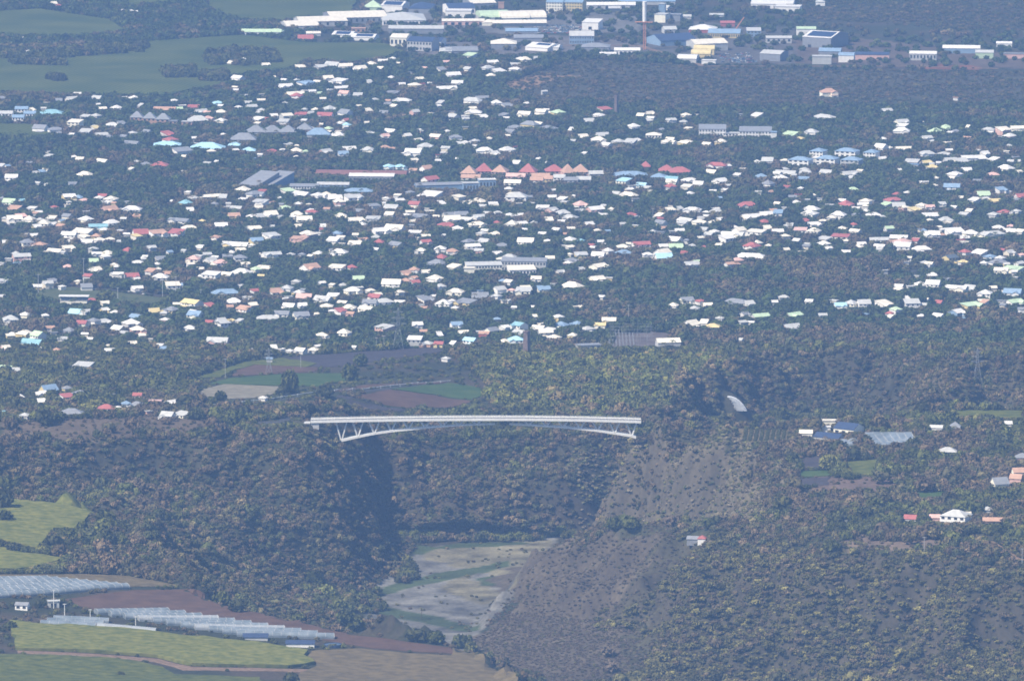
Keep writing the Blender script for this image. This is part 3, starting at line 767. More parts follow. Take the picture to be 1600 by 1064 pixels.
B('long_shed', 'long white shed at the lower edge of the estate, left of the crane', 'shed', 980, 86, 40, 14, 6, 0, 'gable', 2.5, 'w', 'w', doors=6)
B('long_shed', 'low white lean-to joined to the long white shed', 'shed', 950, 89, 26, 10, 4, 0, 'gable', 1.5, 'w', 'w')
B('warehouse', 'grey warehouse with rounded roof left of the tent roofed hall', 'warehouse', 722, 87, 50, 26, 6, 6, 'arch', 4, 'g', 'g')
B('shed', 'cream fronted small shed left of the grey rounded warehouse', 'shed', 697, 87, 18, 14, 6, 6, 'gable', 3, 'm', 'c')
# concrete works and right part
B('silo_building', 'tall pale concrete works block with a grey tower', 'factory', 1031, 36, 18, 20, 11, -20, 'flat', 1, 'm', 'c', phrase='the concrete works')
B('silo_tower', 'narrow pale grey silo tower behind the concrete works', 'silo', 1034, 22, 10, 9, 13, -10, 'flat', 1, 'm', 'b')
B('warehouse', 'grey block right of the concrete works', 'warehouse', 1052, 34, 22, 16, 9, -10, 'flat', 1, 'g', 'g')
B('shed', 'small pale shed right of the grey block', 'shed', 1072, 33, 16, 12, 6, 0, 'gable', 2, 'm', 'm')
B('warehouse', 'pale hall with pitched roof between the trees and the dark roofed factory', 'warehouse', 1048, 53, 20, 20, 6, 10, 'gable', 3, 'm', 'm')
B('warehouse', 'hall with red front and swept white roof', 'warehouse', 1097, 52, 42, 30, 5, -6, 'hip', 5, 'w', 'r', phrase='the red-fronted hall')
B('warehouse', 'blue hall with yellow slatted front', 'warehouse', 1131, 60, 50, 30, 7, -6, 'gable', 4, 'b', 'y', win=(14, 1))
B('shed', 'salmon red roofed shed behind the blue hall', 'shed', 1137, 42, 22, 14, 5, 0, 'gable', 2, 'r', 'r')
B('office', 'small two storey office on stilts right of the blue hall', 'office', 1178, 58, 22, 20, 8, 0, 'mono', 2, 'm', 'b', win=(4, 2))
B('warehouse', 'large factory with white ridge and dark solar roof', 'warehouse', 1060, 72, 60, 46, 8, 22, 'gable', 6, 's', 'b', phrase='the solar-roofed factory')
B('warehouse', 'cream roofed hall behind the yellow vaults', 'warehouse', 1112, 80, 54, 36, 10, 18, 'gable', 4, 'c', 'm', phrase='the cream vaulted halls')
B('vaulted_shed', 'back one of two yellow vaulted sheds', 'shed', 1100, 86, 32, 14, 7, -8, 'arch', 5, 'y', 'y')
B('vaulted_shed', 'front one of two yellow vaulted sheds', 'shed', 1095, 92, 30, 14, 6, -8, 'arch', 5, 'y', 'y')
B('vaulted_shed', 'white vaulted shed left of the yellow vaults', 'shed', 1073, 99, 30, 22, 6, -10, 'arch', 4, 'w', 'm')
B('shed', 'small white flat roofed box right of the white vaulted shed', 'shed', 1107, 101, 22, 12, 5, -8, 'flat', 1, 'w', 'w')
B('warehouse', 'long low pale building with small windows left of the big grey warehouse', 'warehouse', 1217, 68, 40, 16, 7, 0, 'gable', 2, 'm', 'm', win=(5, 1))
B('warehouse', 'pale grey warehouse with a dark right wall by the scrapyard', 'warehouse', 1203, 96, 34, 30, 10, -22, 'gable', 3, 'm', 'g', phrase='the warehouse by the scrapyard')
B('warehouse', 'white box behind the big grey warehouse', 'warehouse', 1260, 56, 30, 20, 9, 0, 'gable', 2, 'G', 'w')
B('warehouse', 'biggest grey warehouse with white rimmed solar roof and dark right side', 'warehouse', 1276, 75, 48, 60, 14, -24, 'gable', 5, 'w', 'g', solar=(.1, .95, .85), doors=2, phrase='the biggest grey warehouse')
B('warehouse', 'beige box warehouse in front of the big grey one', 'warehouse', 1284, 101, 30, 16, 10, -4, 'flat', 1, 'm', 'm')
B('warehouse', 'slate roofed hall behind the beige box', 'warehouse', 1296, 90, 34, 22, 8, -8, 'gable', 3, 'b', 'g')
B('warehouse', 'white front hall with slate roof right of the beige box', 'warehouse', 1322, 98, 24, 18, 9, -8, 'arch', 3, 'b', 'w')
B('warehouse', 'brown fronted long hall with dark roof', 'warehouse', 1362, 94, 54, 14, 7, -4, 'gable', 2.5, 's', 'p', phrase='the brown-fronted hall')
B('warehouse', 'two storey white building with windows, left of the far right sheds', 'office', 1442, 95, 42, 16, 9, -6, 'gable', 2.5, 'w', 'm', win=(8, 1), phrase='the two-storey office')
B('warehouse', 'long pale roofed warehouse at the right of the estate', 'warehouse', 1502, 84, 58, 16, 7, -5, 'gable', 3, 'w', 'b', phrase='the long pale warehouse')
B('warehouse', 'pale box hall in front of the long pale warehouse', 'warehouse', 1538, 92, 28, 16, 8, -6, 'gable', 2.5, 'm', 'G')
B('shed', 'small white shed highest at the right edge of the estate', 'shed', 1569, 74, 24, 8, 5, -3, 'gable', 2, 'w', 'w')
B('long_shed', 'unfinished brown roofed shed at the right edge', 'shed', 1590, 92, 44, 12, 6, -4, 'flat', 1, 'g', 'p')
B('warehouse', 'white factory block with dark strips at the top right', 'warehouse', 1206, 14, 66, 40, 7, -6, 'gable', 3, 'w', 'w', doors=6, phrase='the top right factory')
B('warehouse', 'white front wing of the top right factory block', 'warehouse', 1230, 20, 40, 24, 8, -8, 'flat', 1, 'w', 'w', doors=4)
B('shed', 'small grey hipped house at the top edge right of the factory', 'shed', 1282, 10, 14, 12, 6, 0, 'hip', 3, 'm', 'w')
B('warehouse', 'long white roofed depot at the very top centre', 'warehouse', 1010, 8, 90, 16, 5, 0, 'gable', 2, 'b', 'm')
B('warehouse', 'pale low shed in the yard left of the blue hall', 'shed', 1120, 28, 22, 10, 4, 0, 'gable', 1.5, 'm', 'm')
# town landmarks
for k, (u, w_, tone) in enumerate([(213, 20, 'leftmost'), (233, 20, 'second'), (254, 22, 'third')]):
    r_ = B('apartment_house', f'{tone} orange block under a tall grey hipped roof in the orange row', 'apartment house', u, 195 + 1.5 * k, w_, 13, 9, -5, 'hip', 6, 'g', 'o', win=(3, 2), phrase='the orange apartment row' if k == 1 else None, group='orange apartment houses')
B('apartment_house', 'small flat orange block at the right end of the orange row', 'apartment house', 270, 199, 13, 11, 7, -5, 'flat', 1, 'g', 'o', win=(2, 2))
B('apartment_house', 'separate flat orange block in front of the broad pale hipped roof', 'apartment house', 292, 200, 17, 11, 7, -5, 'flat', 1, 'm', 'o', win=(2, 2))
B('villa', 'broad pale grey hipped villa right of the orange blocks', 'villa', 310, 195, 32, 14, 5, 6, 'hip', 5, 'm', 'm')
B('hall', 'long orange brown roofed hall behind the orange apartment row', 'hall', 256, 177, 34, 14, 4, -8, 'gable', 3, 'o', 'p')
for k, (u, v, w_, rc_, t_) in enumerate([(8, 188, 22, 'm', 'leftmost white row house at the left edge'), (28, 194, 18, 'b', 'tall white stairwell block second from the left edge'), (46, 188, 18, 'b', 'white balcony block third from the left edge'), (33, 181, 20, 'b', 'rear white block with blue grey roof at the left edge')]):
    B('apartment_block', t_, 'apartment block', u, v, w_, 12, 8, -6, 'gable', 2.5, rc_, 'w', win=(4, 2), phrase='the white apartment row' if k == 1 else None, group='white apartment row')
B('school', 'big flat turquoise hipped roof right of the white apartment row', 'school', 80, 184, 36, 18, 5, 0, 'hip', 4, 't', 'w', phrase='the turquoise hipped roof')
B('apartment_block', 'three storey cream block with striped balconies', 'apartment block', 114, 202, 20, 14, 8, -20, 'mono', 2, 'c', 'c', win=(3, 3), side=(3, 3), phrase='the striped cream block')
B('school', 'left pale blue roofed school building with a red roof behind it', 'school', 261, 232, 42, 20, 3.5, 0, 'hip', 3.5, 'l', 'w', phrase='the pale blue roofs')
B('school', 'widest pale blue roofed school building', 'school', 322, 238, 54, 26, 4, -4, 'hip', 6, 'l', 'c')
B('school', 'narrow pale blue roof right of the widest one', 'school', 366, 232, 20, 12, 3.5, -4, 'hip', 3, 'l', 'w')
B('school', 'pale blue roof with cream walls at the right end of the school', 'school', 388, 241, 21, 14, 4, -4, 'hip', 3.5, 'l', 'c')
B('villa', 'red hipped roof house with yellow walls in the dark trees', 'villa', 247, 266, 28, 16, 5, -10, 'hip', 4, 'r', 'y', win=(4, 1), phrase='the red-roofed yellow villa')
for k, (u, v, w_) in enumerate([(380, 226, 40), (400, 214, 30), (428, 214, 30), (450, 214, 26), (476, 210, 24), (498, 218, 36)]):
    B('housing_block', ['broad grey hipped block above the pale blue roofs', 'leftmost small grey roof of the clustered estate', 'second grey roof of the clustered estate', 'third grey roof of the clustered estate', 'tall grey roof of the clustered estate with pink gables', 'rightmost low blue grey roof of the clustered estate'][k], 'housing block', u, v, w_, 18, 6, rnd.uniform(-15, 15), 'hip', 6.5, 'g' if k != 5 else 'b', 'm' if k != 4 else 'p', phrase='the grey clustered estate' if k == 2 else None, group='grey roofed clustered estate')
B('sports_hall', 'large slanting grey sports hall, left half of the roof', 'sports hall', 381, 298, 34, 52, 4, -32, 'mono', 12, 'g', 'g', phrase='the slanting grey hall')
B('sports_hall', 'large slanting grey sports hall, right half of the roof', 'sports hall', 410, 296, 28, 48, 5, -32, 'mono', 10, 'g', 'b')
B('school', 'grey slatted school block below the long brown roof', 'school', 475, 301, 44, 16, 7, -2, 'gable', 2, 'g', 'w', win=(10, 2), phrase='the grey school block')
B('school', 'pale grey school wing right of the slatted block', 'school', 520, 297, 50, 14, 6, -4, 'gable', 2, 'm', 'b', win=(8, 2))
B('hall', 'very long brown red flat roof behind the school', 'hall', 563, 279, 142, 34, 4, -5, 'gable', 3.5, 'n', 'n', phrase='the long brown roof')
B('school', 'long grey block with a bright white roof edge under the brown roof', 'school', 580, 287, 70, 12, 8, -4, 'mono', 2, 'w', 'g', win=(12, 1))
B('school', 'blue roofed school annexe with cream walls', 'school', 560, 305, 44, 14, 4, 0, 'hip', 3, 'b', 'c', win=(6, 1))
B('school', 'long blue grey slab rising to the right, below the brown roof', 'school', 690, 300, 80, 14, 8, 12, 'gable', 2, 'g', 'b', phrase='the long blue slab')
B('apartment_block', 'white block with tall blue window strips right of the long blue slab', 'apartment block', 736, 301, 24, 14, 10, 8, 'flat', 1, 'm', 'b', win=(5, 1))
B('apartment_block', 'second white block with tall blue window strips', 'apartment block', 762, 297, 26, 14, 11, 8, 'flat', 1, 'w', 'b', win=(5, 1))
for k, (u, v, rc_, w_, t_) in enumerate([(731, 280, 'o', 24, 'leftmost terracotta pyramid roof of the hotel'), (757, 277, 'r', 24, 'red pyramid roof second from the left in the hotel'), (779, 278, 'o', 24, 'terracotta pyramid roof third from the left in the hotel'), (823, 278, 'r', 26, 'red pyramid roof in the middle of the hotel'),
                               (867, 277, 'r', 28, 'red pyramid roof right of the middle of the hotel'), (890, 279, 'o', 18, 'small terracotta pyramid roof near the right end of the hotel'), (908, 278, 'o', 24, 'last terracotta pyramid roof of the hotel')]):
    B('hotel_pavilion', t_, 'hotel pavilion', u, v, w_, 17, 7, rnd.uniform(-14, 14), 'hip', rnd.uniform(6, 8.5), rc_, 'p', win=(4, 2), group='pyramid roofed hotel pavilions', phrase='the red pyramid roofs' if k == 3 else None)
for k, (u, v, w_, wc_) in enumerate([(735, 286, 30, 'c'), (805, 284, 30, 'p'), (845, 284, 28, 'o'), (800, 294, 26, 'c'), (838, 290, 20, 'c'), (855, 288, 16, 'y'), (873, 286, 18, 'w'), (892, 290, 22, 'm'), (912, 289, 22, 'm'), (932, 280, 22, 'm')]):
    B('hotel_wing', ['cream wing in front of the leftmost pyramid roof', 'pink wing left of the middle pyramid roof', 'orange wing right of the middle pyramid roof', 'cream lower wing below the pink wing', 'small cream gabled wing in the centre foreground', 'small yellow gabled wing in the centre foreground', 'white gabled wing under the red pyramid', 'pale grey wing with hipped roof on the right', 'tall pale grey wing under the last pyramid roof', 'detached pale wing at the right end of the hotel'][k], 'hotel wing', u, v, w_, 10, 6, rnd.uniform(-12, 12), 'gable', 3, ['o', 'p', 'o', 'c', 'o', 'o', 'm', 'g', 'm', 'm'][k], wc_, win=(3, 2), group='lower hotel wings')
B('school', 'wide sky blue roof with a curved front, left of the scarlet roofs', 'school', 985, 281, 56, 24, 4.5, 2, 'hip', 4, 'b', 'c', win=(10, 1), phrase='the wide sky blue roof')
B('school', 'small blue roof at the right end of the sky blue roof', 'school', 1028, 283, 24, 16, 4.5, -10, 'hip', 3.5, 'b', 'c', win=(4, 1))
B('hall', 'scarlet hipped roof, left one of the pair above the blue roof', 'hall', 1042, 274, 26, 18, 5, 0, 'hip', 6, 'r', 'r', phrase='the scarlet roofs')
B('hall', 'long scarlet roof, right one of the pair above the blue roof', 'hall', 1063, 276, 36, 18, 5, 4, 'hip', 5, 'r', 'r', win=(5, 1))
B('hall', 'small round scarlet roof behind the sky blue roof', 'hall', 1009, 267, 15, 12, 5, 0, 'hip', 5, 'r', 'r')
B('apartment_block', 'long white three storey block with grey sloping roof, left one of two', 'apartment block', 1113, 218, 42, 20, 12, -2, 'mono', 3, 'g', 'w', win=(9, 3), side=(2, 3), phrase='the long white apartment blocks')
B('apartment_block', 'long white three storey block with grey sloping roof, right one of two', 'apartment block', 1180, 220, 50, 20, 11, -3, 'mono', 3, 'g', 'w', win=(10, 3))
B('apartment_block', 'white linking wing between the two long white blocks', 'apartment block', 1146, 218, 26, 12, 7, 0, 'flat', 1, 'm', 'w', win=(5, 2))
B('apartment_block', 'narrow white stair tower at the right end of the long white blocks', 'apartment block', 1209, 222, 9, 12, 11, 0, 'flat', 1, 'b', 'w')
for k, (u, v, w_, t_) in enumerate([(1247, 264, 34, 'leftmost white flats under blue roofs'), (1289, 262, 32, 'second white flats under blue roofs'), (1327, 264, 30, 'third grey flats under blue roofs'), (1358, 252, 20, 'rightmost small white flats under blue roof'), (1320, 250, 34, 'rear flats under stepped blue roofs'), (1275, 250, 22, 'rear left flats under blue roof')]):
    B('apartment_block', t_, 'apartment block', u, v, w_, 16, 10, -22, 'hip', 3, 'b', 'w' if k != 2 else 'm', win=(4, 3), side=(3, 3), phrase='the blue-roofed flats' if k == 1 else None, group='white flats under blue roofs')
B('school', 'long grey roofed school building with a dark right end', 'school', 818, 424, 70, 14, 10, -6, 'mono', 2, 'g', 'm', win=(14, 2), phrase='the grey and cream school')
B('school', 'cream school wing with rows of open bays', 'school', 757, 427, 56, 12, 8, 9, 'mono', 2, 'm', 'c', win=(12, 2))
B('school', 'cream gable end at the left of the school wing', 'school', 733, 432, 16, 12, 8, 0, 'flat', 1, 'c', 'c')
B('school', 'school hall with pale orange roof in front of the grey building', 'school', 817, 431, 42, 16, 6, 10, 'mono', 2.5, 'c', 'w', win=(8, 1))
B('hotel', 'cream hipped building on columns standing alone left of the white blocks', 'hotel', 1021, 222, 24, 15, 8, -4, 'hip', 2.5, 'c', 'c', win=(5, 2), phrase='the cream columned villa')
B('villa', 'large white walled villa with wide beige hipped roof', 'villa', 806, 318, 32, 16, 7, -8, 'hip', 4.5, 'm', 'w', win=(3, 2), phrase='the big beige hipped villa')
B('villa', 'big triangular white roof left of the beige hipped villa', 'villa', 664, 313, 30, 20, 4, -30, 'mono', 4, 'w', 'w', phrase='the triangular white roof')
# football stand: open front, tiers, wall below
st = B('football_stand', 'football stand with cream lower wall, open upper tier and flat pale roof', 'football stand', 115, 477, 42, 9, 4, -3, 'mono', .4, 'm', 'c', ov=0, phrase='the football stand')
w_st = 42 / (FPX / 8980.0)
for k in range(7):
    mb = MB(); x = -w_st / 2 + .3 + k * (w_st - .6) / 6; mb.box(x - .15, x + .15, -4.3, -4.0, 4.5, 8.6); mb.build('post', m_conc2, st)
mb = MB(); mb.box(-w_st / 2, w_st / 2, 1.5, 4.3, 4.6, 8.5); mb.build('back_wall', WALL['b'], st)
mb = MB(); mb.box(-w_st / 2 - 1.2, w_st / 2 + 1.2, -6.0, 5.0, 8.6, 9.0); mb.build('canopy', ROOF['w'], st)
for k in range(4):
    mb = MB(); mb.box(-w_st / 2 + .2, w_st / 2 - .2, -3.8 + k * 1.2, -2.6 + k * 1.2, 4.5, 4.9 + k * .45); mb.build('tier', m_conc2, st)
# houses in the nearer parts
B('house', 'yellow gabled house with blue grey roof left of the red roofed house', 'house', 81, 618, 26, 10, 5, 38, 'gable', 4.5, 'b', 'y', side=(2, 2), phrase='the yellow gabled house')
B('house', 'white walled house with red roof and verandah near the gorge rim', 'house', 165, 649, 26, 11, 6.5, -4, 'hip', 3, 'r', 'w', win=(5, 2), phrase='the verandah house')
B('house', 'wide grey hipped house among dark trees near the gorge rim', 'house', 111, 653, 38, 15, 4, 0, 'hip', 4, 'g', 'c', win=(4, 1), phrase='the grey hipped house')
B('house', 'pink walled flat house with two arches near the gorge rim', 'house', 242, 637, 19, 8, 6, -4, 'flat', 1, 'p', 'p', win=(3, 2), phrase='the pink flat house')
B('villa', 'big white two storey villa with grey hipped roof on the right plateau', 'villa', 1488, 822, 42, 16, 8, -24, 'hip', 4, 'm', 'w', win=(4, 2), side=(3, 2), phrase='the big white villa')
B('house', 'pink annexe left of the big white villa', 'house', 1461, 816, 16, 8, 4, 0, 'gable', 2, 'p', 'p')
B('house', 'cream annexe right of the big white villa', 'house', 1510, 812, 14, 8, 5, 0, 'flat', 1, 'c', 'c', win=(2, 1))
B('house', 'isolated low house with bright red roof left of the big white villa', 'house', 1421, 816, 19, 9, 3, -14, 'gable', 2.5, 'r', 'w')
B('house', 'long low house with orange roof right of the big white villa', 'house', 1551, 819, 30, 9, 3, -2, 'gable', 2, 'o', 'o')
B('house', 'small white tin roofed house behind the long orange roof', 'house', 1543, 804, 15, 9, 4, 0, 'hip', 2, 'm', 'm')
B('house', 'cream gabled house at the right edge of the photo', 'house', 1566, 765, 24, 11, 5, 20, 'gable', 4.5, 'g', 'c', side=(2, 2), phrase='the cream gabled house')
B('house', 'house with orange roof right behind the cream gabled house', 'house', 1586, 757, 18, 9, 5, -15, 'gable', 3, 'o', 'p')
B('house', 'upper orange cream house at the right edge', 'house', 1595, 745, 22, 9, 4, 10, 'gable', 3, 'o', 'c')
B('house', 'grey roofed house cut by the right edge above the orange ones', 'house', 1598, 722, 22, 10, 4, 0, 'hip', 3, 'g', 'p')
B('house', 'rough grey tin house among trees above the cream gabled house', 'house', 1480, 712, 28, 11, 3.5, -6, 'hip', 3, 'm', 'm')
B('house', 'tiny white flat house behind the shade house', 'house', 1462, 674, 20, 8, 3, -8, 'mono', 1, 'w', 'w')
B('house', 'grey house with a tall hipped roof behind the tin house', 'house', 1493, 675, 20, 10, 4, 0, 'hip', 4, 'g', 'g')
B('house', 'small white house alone near the right edge', 'house', 1576, 670, 11, 7, 4, 0, 'mono', 1.5, 'w', 'w')
B('house', 'low grey house with red roof end on the dark hill edge', 'house', 1083, 854, 20, 8, 3, -10, 'gable', 1.8, 'g', 'g')
B('house', 'small red roofed end house on the dark hill edge', 'house', 1096, 852, 12, 8, 3.4, -10, 'hip', 2, 'r', 'w')
# farm on the right plateau
B('farm_building', 'cream farm building with solar roof, left end of the farm', 'farm building', 1259, 684, 20, 12, 4, -4, 'gable', 2, 'c', 'c', phrase='the solar-roofed farm')
B('farm_building', 'long farm shed with blue solar roof sloping to the right', 'farm building', 1290, 690, 44, 14, 3.5, -32, 'gable', 3, 's', 'm')
B('farm_building', 'farm hall with large blue solar roof and beige side', 'farm building', 1318, 681, 36, 18, 6, -32, 'gable', 4, 's', 'c', doors=3)
B('farm_building', 'plain cream flat store behind the solar roofed hall', 'farm building', 1297, 665, 24, 9, 4, 0, 'flat', 1, 'c', 'c')
B('farm_building', 'white store with round tanks beside the solar roofed hall', 'farm building', 1290, 675, 15, 8, 4, 0, 'flat', 1, 'w', 'w')
# near farm on the left
B('farm_shed', 'small white walled farm shed with grey roof on the near terrace', 'shed', 33, 953, 20, 7, 4, -14, 'gable', 1.6, 'g', 'w', win=(2, 1), phrase='the small white farm shed')
B('farm_shed', 'pale open shed beside the tall pole on the near terrace', 'shed', 84, 949, 18, 7, 4.5, 6, 'flat', 1, 'm', 'm', doors=1)
B('farm_shed', 'low shed with dark blue roof at the foot of the long greenhouses', 'shed', 399, 1000, 38, 9, 2.6, -1, 'gable', 2, 's', 'm')
B('farm_shed', 'white walled shed with dark blue roof near the round tank', 'shed', 469, 1011, 44, 9, 3, -1, 'gable', 1.8, 's', 'w')
tk = hits(520, 1010)[0]
t = empty('water_tank', tuple(tk)); tag(t, 'round dark blue water tank at the right end of the greenhouses', 'water tank')
mb = MB(); mb.cyl(0, 0, -1, 2.2, 6.6, n=24, cap=False); mb.cyl(0, 0, -1, 1.7, 6.4, n=24); mb.build('tank_wall', ROOF['s'], t)
mb = MB(); mb.cyl(0, 0, 1.7, 1.9, 6.3, n=24); mb.build('water', m_glass, t)

# ---------------------------------------------------------------- greenhouses: rows of plastic vaults
m_film, nt, b = new_mat('greenhouse_film')
nt.links.new(noise_mix(nt, .15, (0.13, 0.16, 0.18), (0.23, 0.265, 0.29), 4), b.inputs['Base Color'])
b.inputs['Roughness'].default_value = .35; b.inputs['Specular IOR Level'].default_value = .5
m_film2 = plain('white_film', (0.32, 0.34, 0.35), .1, .3, .4, .4)
def vaults(name, label, rows, wid=8.0, h=3.6, mats=(m_film,)):
    W0 = hits([r[0] for r in rows], [r[1] for r in rows]); W1 = hits([r[2] for r in rows], [r[3] for r in rows])
    c0 = (W0[0] + W1[0]) / 2
    root = empty(name, tuple(c0)); tag(root, label, 'greenhouse')
    for k, (a, b_) in enumerate(zip(W0, W1)):
        mb = MB(); n = 8
        d = (b_ - a)[:2]; L = np.hypot(*d); d = d / L; nrm = np.array([-d[1], d[0]])
        m = max(2, int(L / 14)); prof = [(-wid / 2, -1.5), (-wid / 2, 1.5)] + [(-wid / 2 * math.cos(math.pi * i / n), 1.5 + (h - 1.5) * math.sin(math.pi * i / n)) for i in range(1, n)] + [(wid / 2, 1.5), (wid / 2, -1.5)]
        vs, fs = [], []
        for s in range(m + 1):
            p = a[:2] + d * L * s / m; z = float(ground(p[0], p[1]))
            for (u, zz) in prof: vs.append((p[0] + nrm[0] * u - c0[0], p[1] + nrm[1] * u - c0[1], z + zz - c0[2]))
        q = len(prof)
        for s in range(m):
            for i in range(q - 1): fs.append((s * q + i, s * q + i + 1, (s + 1) * q + i + 1, (s + 1) * q + i))
        fs += [tuple(range(q)), tuple(range(m * q + q - 1, m * q - 1, -1))]
        mb.add(vs, fs)
        cov = mb.build('cover', mats[k % len(mats)], root)
        hb = MB(); st_ = max(2, int(L / 6))
        for s in range(st_ + 1):
            p = a[:2] + d * L * s / st_; z = float(ground(p[0], p[1]))
            pr = [(p[0] + nrm[0] * u * 1.02 - c0[0], p[1] + nrm[1] * u * 1.02 - c0[1], z + zz * 1.03 - c0[2]) for (u, zz) in prof[1:-1]]
            for u, v in zip(pr, pr[1:]): hb.bar(u, v, .16)
        tag(hb.build('hoops', m_conc2, cov), kind='stuff')
    hull = [tuple(p[:2]) for p in W0] + [tuple(p[:2]) for p in W1[::-1]]
    KEEP_OUT.append(hull)
vaults('greenhouse', 'wide blue grey plastic greenhouse at the left edge of the terrace', [(-60 + 3 * i, 911 + 3.1 * i, 74 + 15.5 * i, 907 + 1.45 * i) for i in range(9)], 9.2, 4.0)
vaults('greenhouse', 'longest blue grey plastic greenhouse stepping down to the right', [(150 + 22 * i, 959 + 3.3 * i, 262 + 26.0 * i, 957 + 4.0 * i) for i in range(11)], 9.0, 4.0, (m_film, m_film, m_film, m_film2))
vaults('greenhouse', 'low plastic greenhouse at the left below the ploughed field', [(84, 968, 170, 972), (74, 971.5, 162, 976), (64, 975, 150, 980)], 8.0, 3.4)
vaults('greenhouse', 'single bright white plastic tunnel below the long greenhouse', [(152, 980, 244, 988)], 8.0, 3.6, (m_film2,))
# shade house and twin tunnels on the right plateau
vaults('shade_house', 'pale grey shade house on the right plateau', [(1352 + 2.2 * i, 681 + 2.6 * i, 1424 + .8 * i - 3 * max(0, i - 5), 681 + 1.6 * i) for i in range(8)], 13.5, 3.2)
vaults('tunnel', 'twin domed plastic tunnels below the farm buildings', [(1312, 703, 1318, 694), (1327, 702, 1334, 693)], 10.0, 4.5, (m_film,))
# ---------------------------------------------------------------- masts, chimneys, poles, walls
m_lattice = plain('galvanised_steel', (0.26, 0.27, 0.28), .1, .3, .5, .4)
m_crane = plain('crane_orange', (0.62, 0.27, 0.14), .1, .3, .6, .3)
m_stone = plain('dark_stone', (0.16, 0.12, 0.11), .3, .5, .9, .1)
m_bark = plain('bark', (0.10, 0.075, 0.055), .3, .6, .95, .1)
def lattice(mb, zs, ws, t):
    """four-legged lattice through heights zs with half widths ws"""
    for (z0, w0), (z1, w1) in zip(zip(zs, ws), list(zip(zs, ws))[1:]):
        c0 = [(-w0, -w0, z0), (w0, -w0, z0), (w0, w0, z0), (-w0, w0, z0)]; c1 = [(-w1, -w1, z1), (w1, -w1, z1), (w1, w1, z1), (-w1, w1, z1)]
        for k in range(4):
            mb.bar(c0[k], c1[k], t); mb.bar(c0[k], c1[(k + 1) % 4], t * .5); mb.bar(c1[k], c0[(k + 1) % 4], t * .5); mb.bar(c1[k], c1[(k + 1) % 4], t * .5)
def pylon(px, py, hpx, label):
    p = hits(px, py)[0]; h = hpx / (FPX / math.hypot(p[1] + CAM_D, CAM_H))
    root = empty('electricity_pylon', tuple(p), R(rnd.uniform(-20, 20))); tag(root, label, 'pylon')
    mb = MB(); lattice(mb, [-1, h*.25, h*.45, h*.6, h*.75, h*.9, h], [h*.13, h*.085, h*.05, h*.035, h*.028, h*.02, .2], .24); mb.build('tower', m_lattice, root)
    for k, f in enumerate((.62, .76, .9)):
        mb = MB(); L = h * (.2, .16, .12)[k]
        for s in (-1, 1):
            mb.bar((0, 0, h * f + .8), (s * L, 0, h * f), .3); mb.bar((0, 0, h * f - 1), (s * L, 0, h * f), .3)
        mb.build('crossarm', m_lattice, root)
    return root
pylon(622, 546, 66, 'tall lattice pylon at the edge of the dark ploughed field')
pylon(1527, 597, 54, 'lattice pylon on the gorge rim near the right edge')
pylon(420, 583, 40, 'slender lattice pylon standing in the middle of the fields')
LAND.append((622, 520, 'the field pylon')); LAND.append((1527, 570, 'the right pylon'))
def pole(px, py, hpx, label, w=.45, mat=None, arm=True, cat='pole', name='utility_pole'):
    p = hits(px, py)[0]; h = hpx / (FPX / math.hypot(p[1] + CAM_D, CAM_H))
    root = empty(name, tuple(p)); tag(root, label, cat)
    mb = MB(); mb.cyl(0, 0, -1, h, w, w * .6, 6); mb.build('shaft', mat or m_conc2, root)
    if arm:
        mb = MB(); mb.box(-1.4, 1.4, -.12, .12, h - .6, h - .3); mb.build('crossarm' if name == 'utility_pole' else 'floodlight_bar', mat or m_conc2, root)
for a in [(60, 466, 38, 'floodlight mast at the left end of the football pitch'), (131, 453, 50, 'tallest floodlight mast behind the football stand'), (184, 477, 28, 'short floodlight mast right of the round tree by the pitch'), (254, 466, 36, 'floodlight mast at the far right corner of the pitch'), (275, 462, 30, 'lamp mast beyond the right end of the pitch')]:
    pole(*a, w=.28, name='floodlight_mast', cat='floodlight mast')
for a in [(84, 950, 30, 'tall white forked pole beside the pale open shed'), (101, 966, 24, 'white pole below the tall forked pole'), (141, 968, 17, 'short white pole at the corner of the low greenhouse'), (212, 978, 16, 'thin pole standing in the long greenhouse')]:
    pole(*a, w=.32, mat=m_conc)
for a in [(352, 592, 32, 'thin pole at the left end of the green field'), (470, 575, 26, 'thin pole in the dark ploughed field'), (588, 547, 20, 'left one of the poles beside the field pylon'), (600, 546, 22, 'right one of the poles beside the field pylon'), (178, 630, 16, 'thin mast behind the verandah house'), (93, 612, 18, 'thin mast behind the yellow gabled house'),
          (1444, 864, 26, 'upper white pole below the big white villa'), (1597, 880, 24, 'white pole at the right edge below the villa'), (1322, 826, 14, 'short pole left of the red roofed low house'), (1020, 340, 14, 'thin white mast in the town below the scarlet roofs'), (1019, 206, 18, 'thin mast in front of the cream columned villa'), (834, 418, 18, 'thin mast behind the school'),
          (953, 500, 20, 'reddish mast behind the substation'), (982, 500, 24, 'taller reddish mast behind the substation'), (46, 384, 12, 'thin mast among trees in the left of the town'), (630, 470, 14, 'lamp post by the houses right of centre left'), (314, 470, 18, 'pale pole beyond the pitch corner')]:
    pole(*a, w=.2)
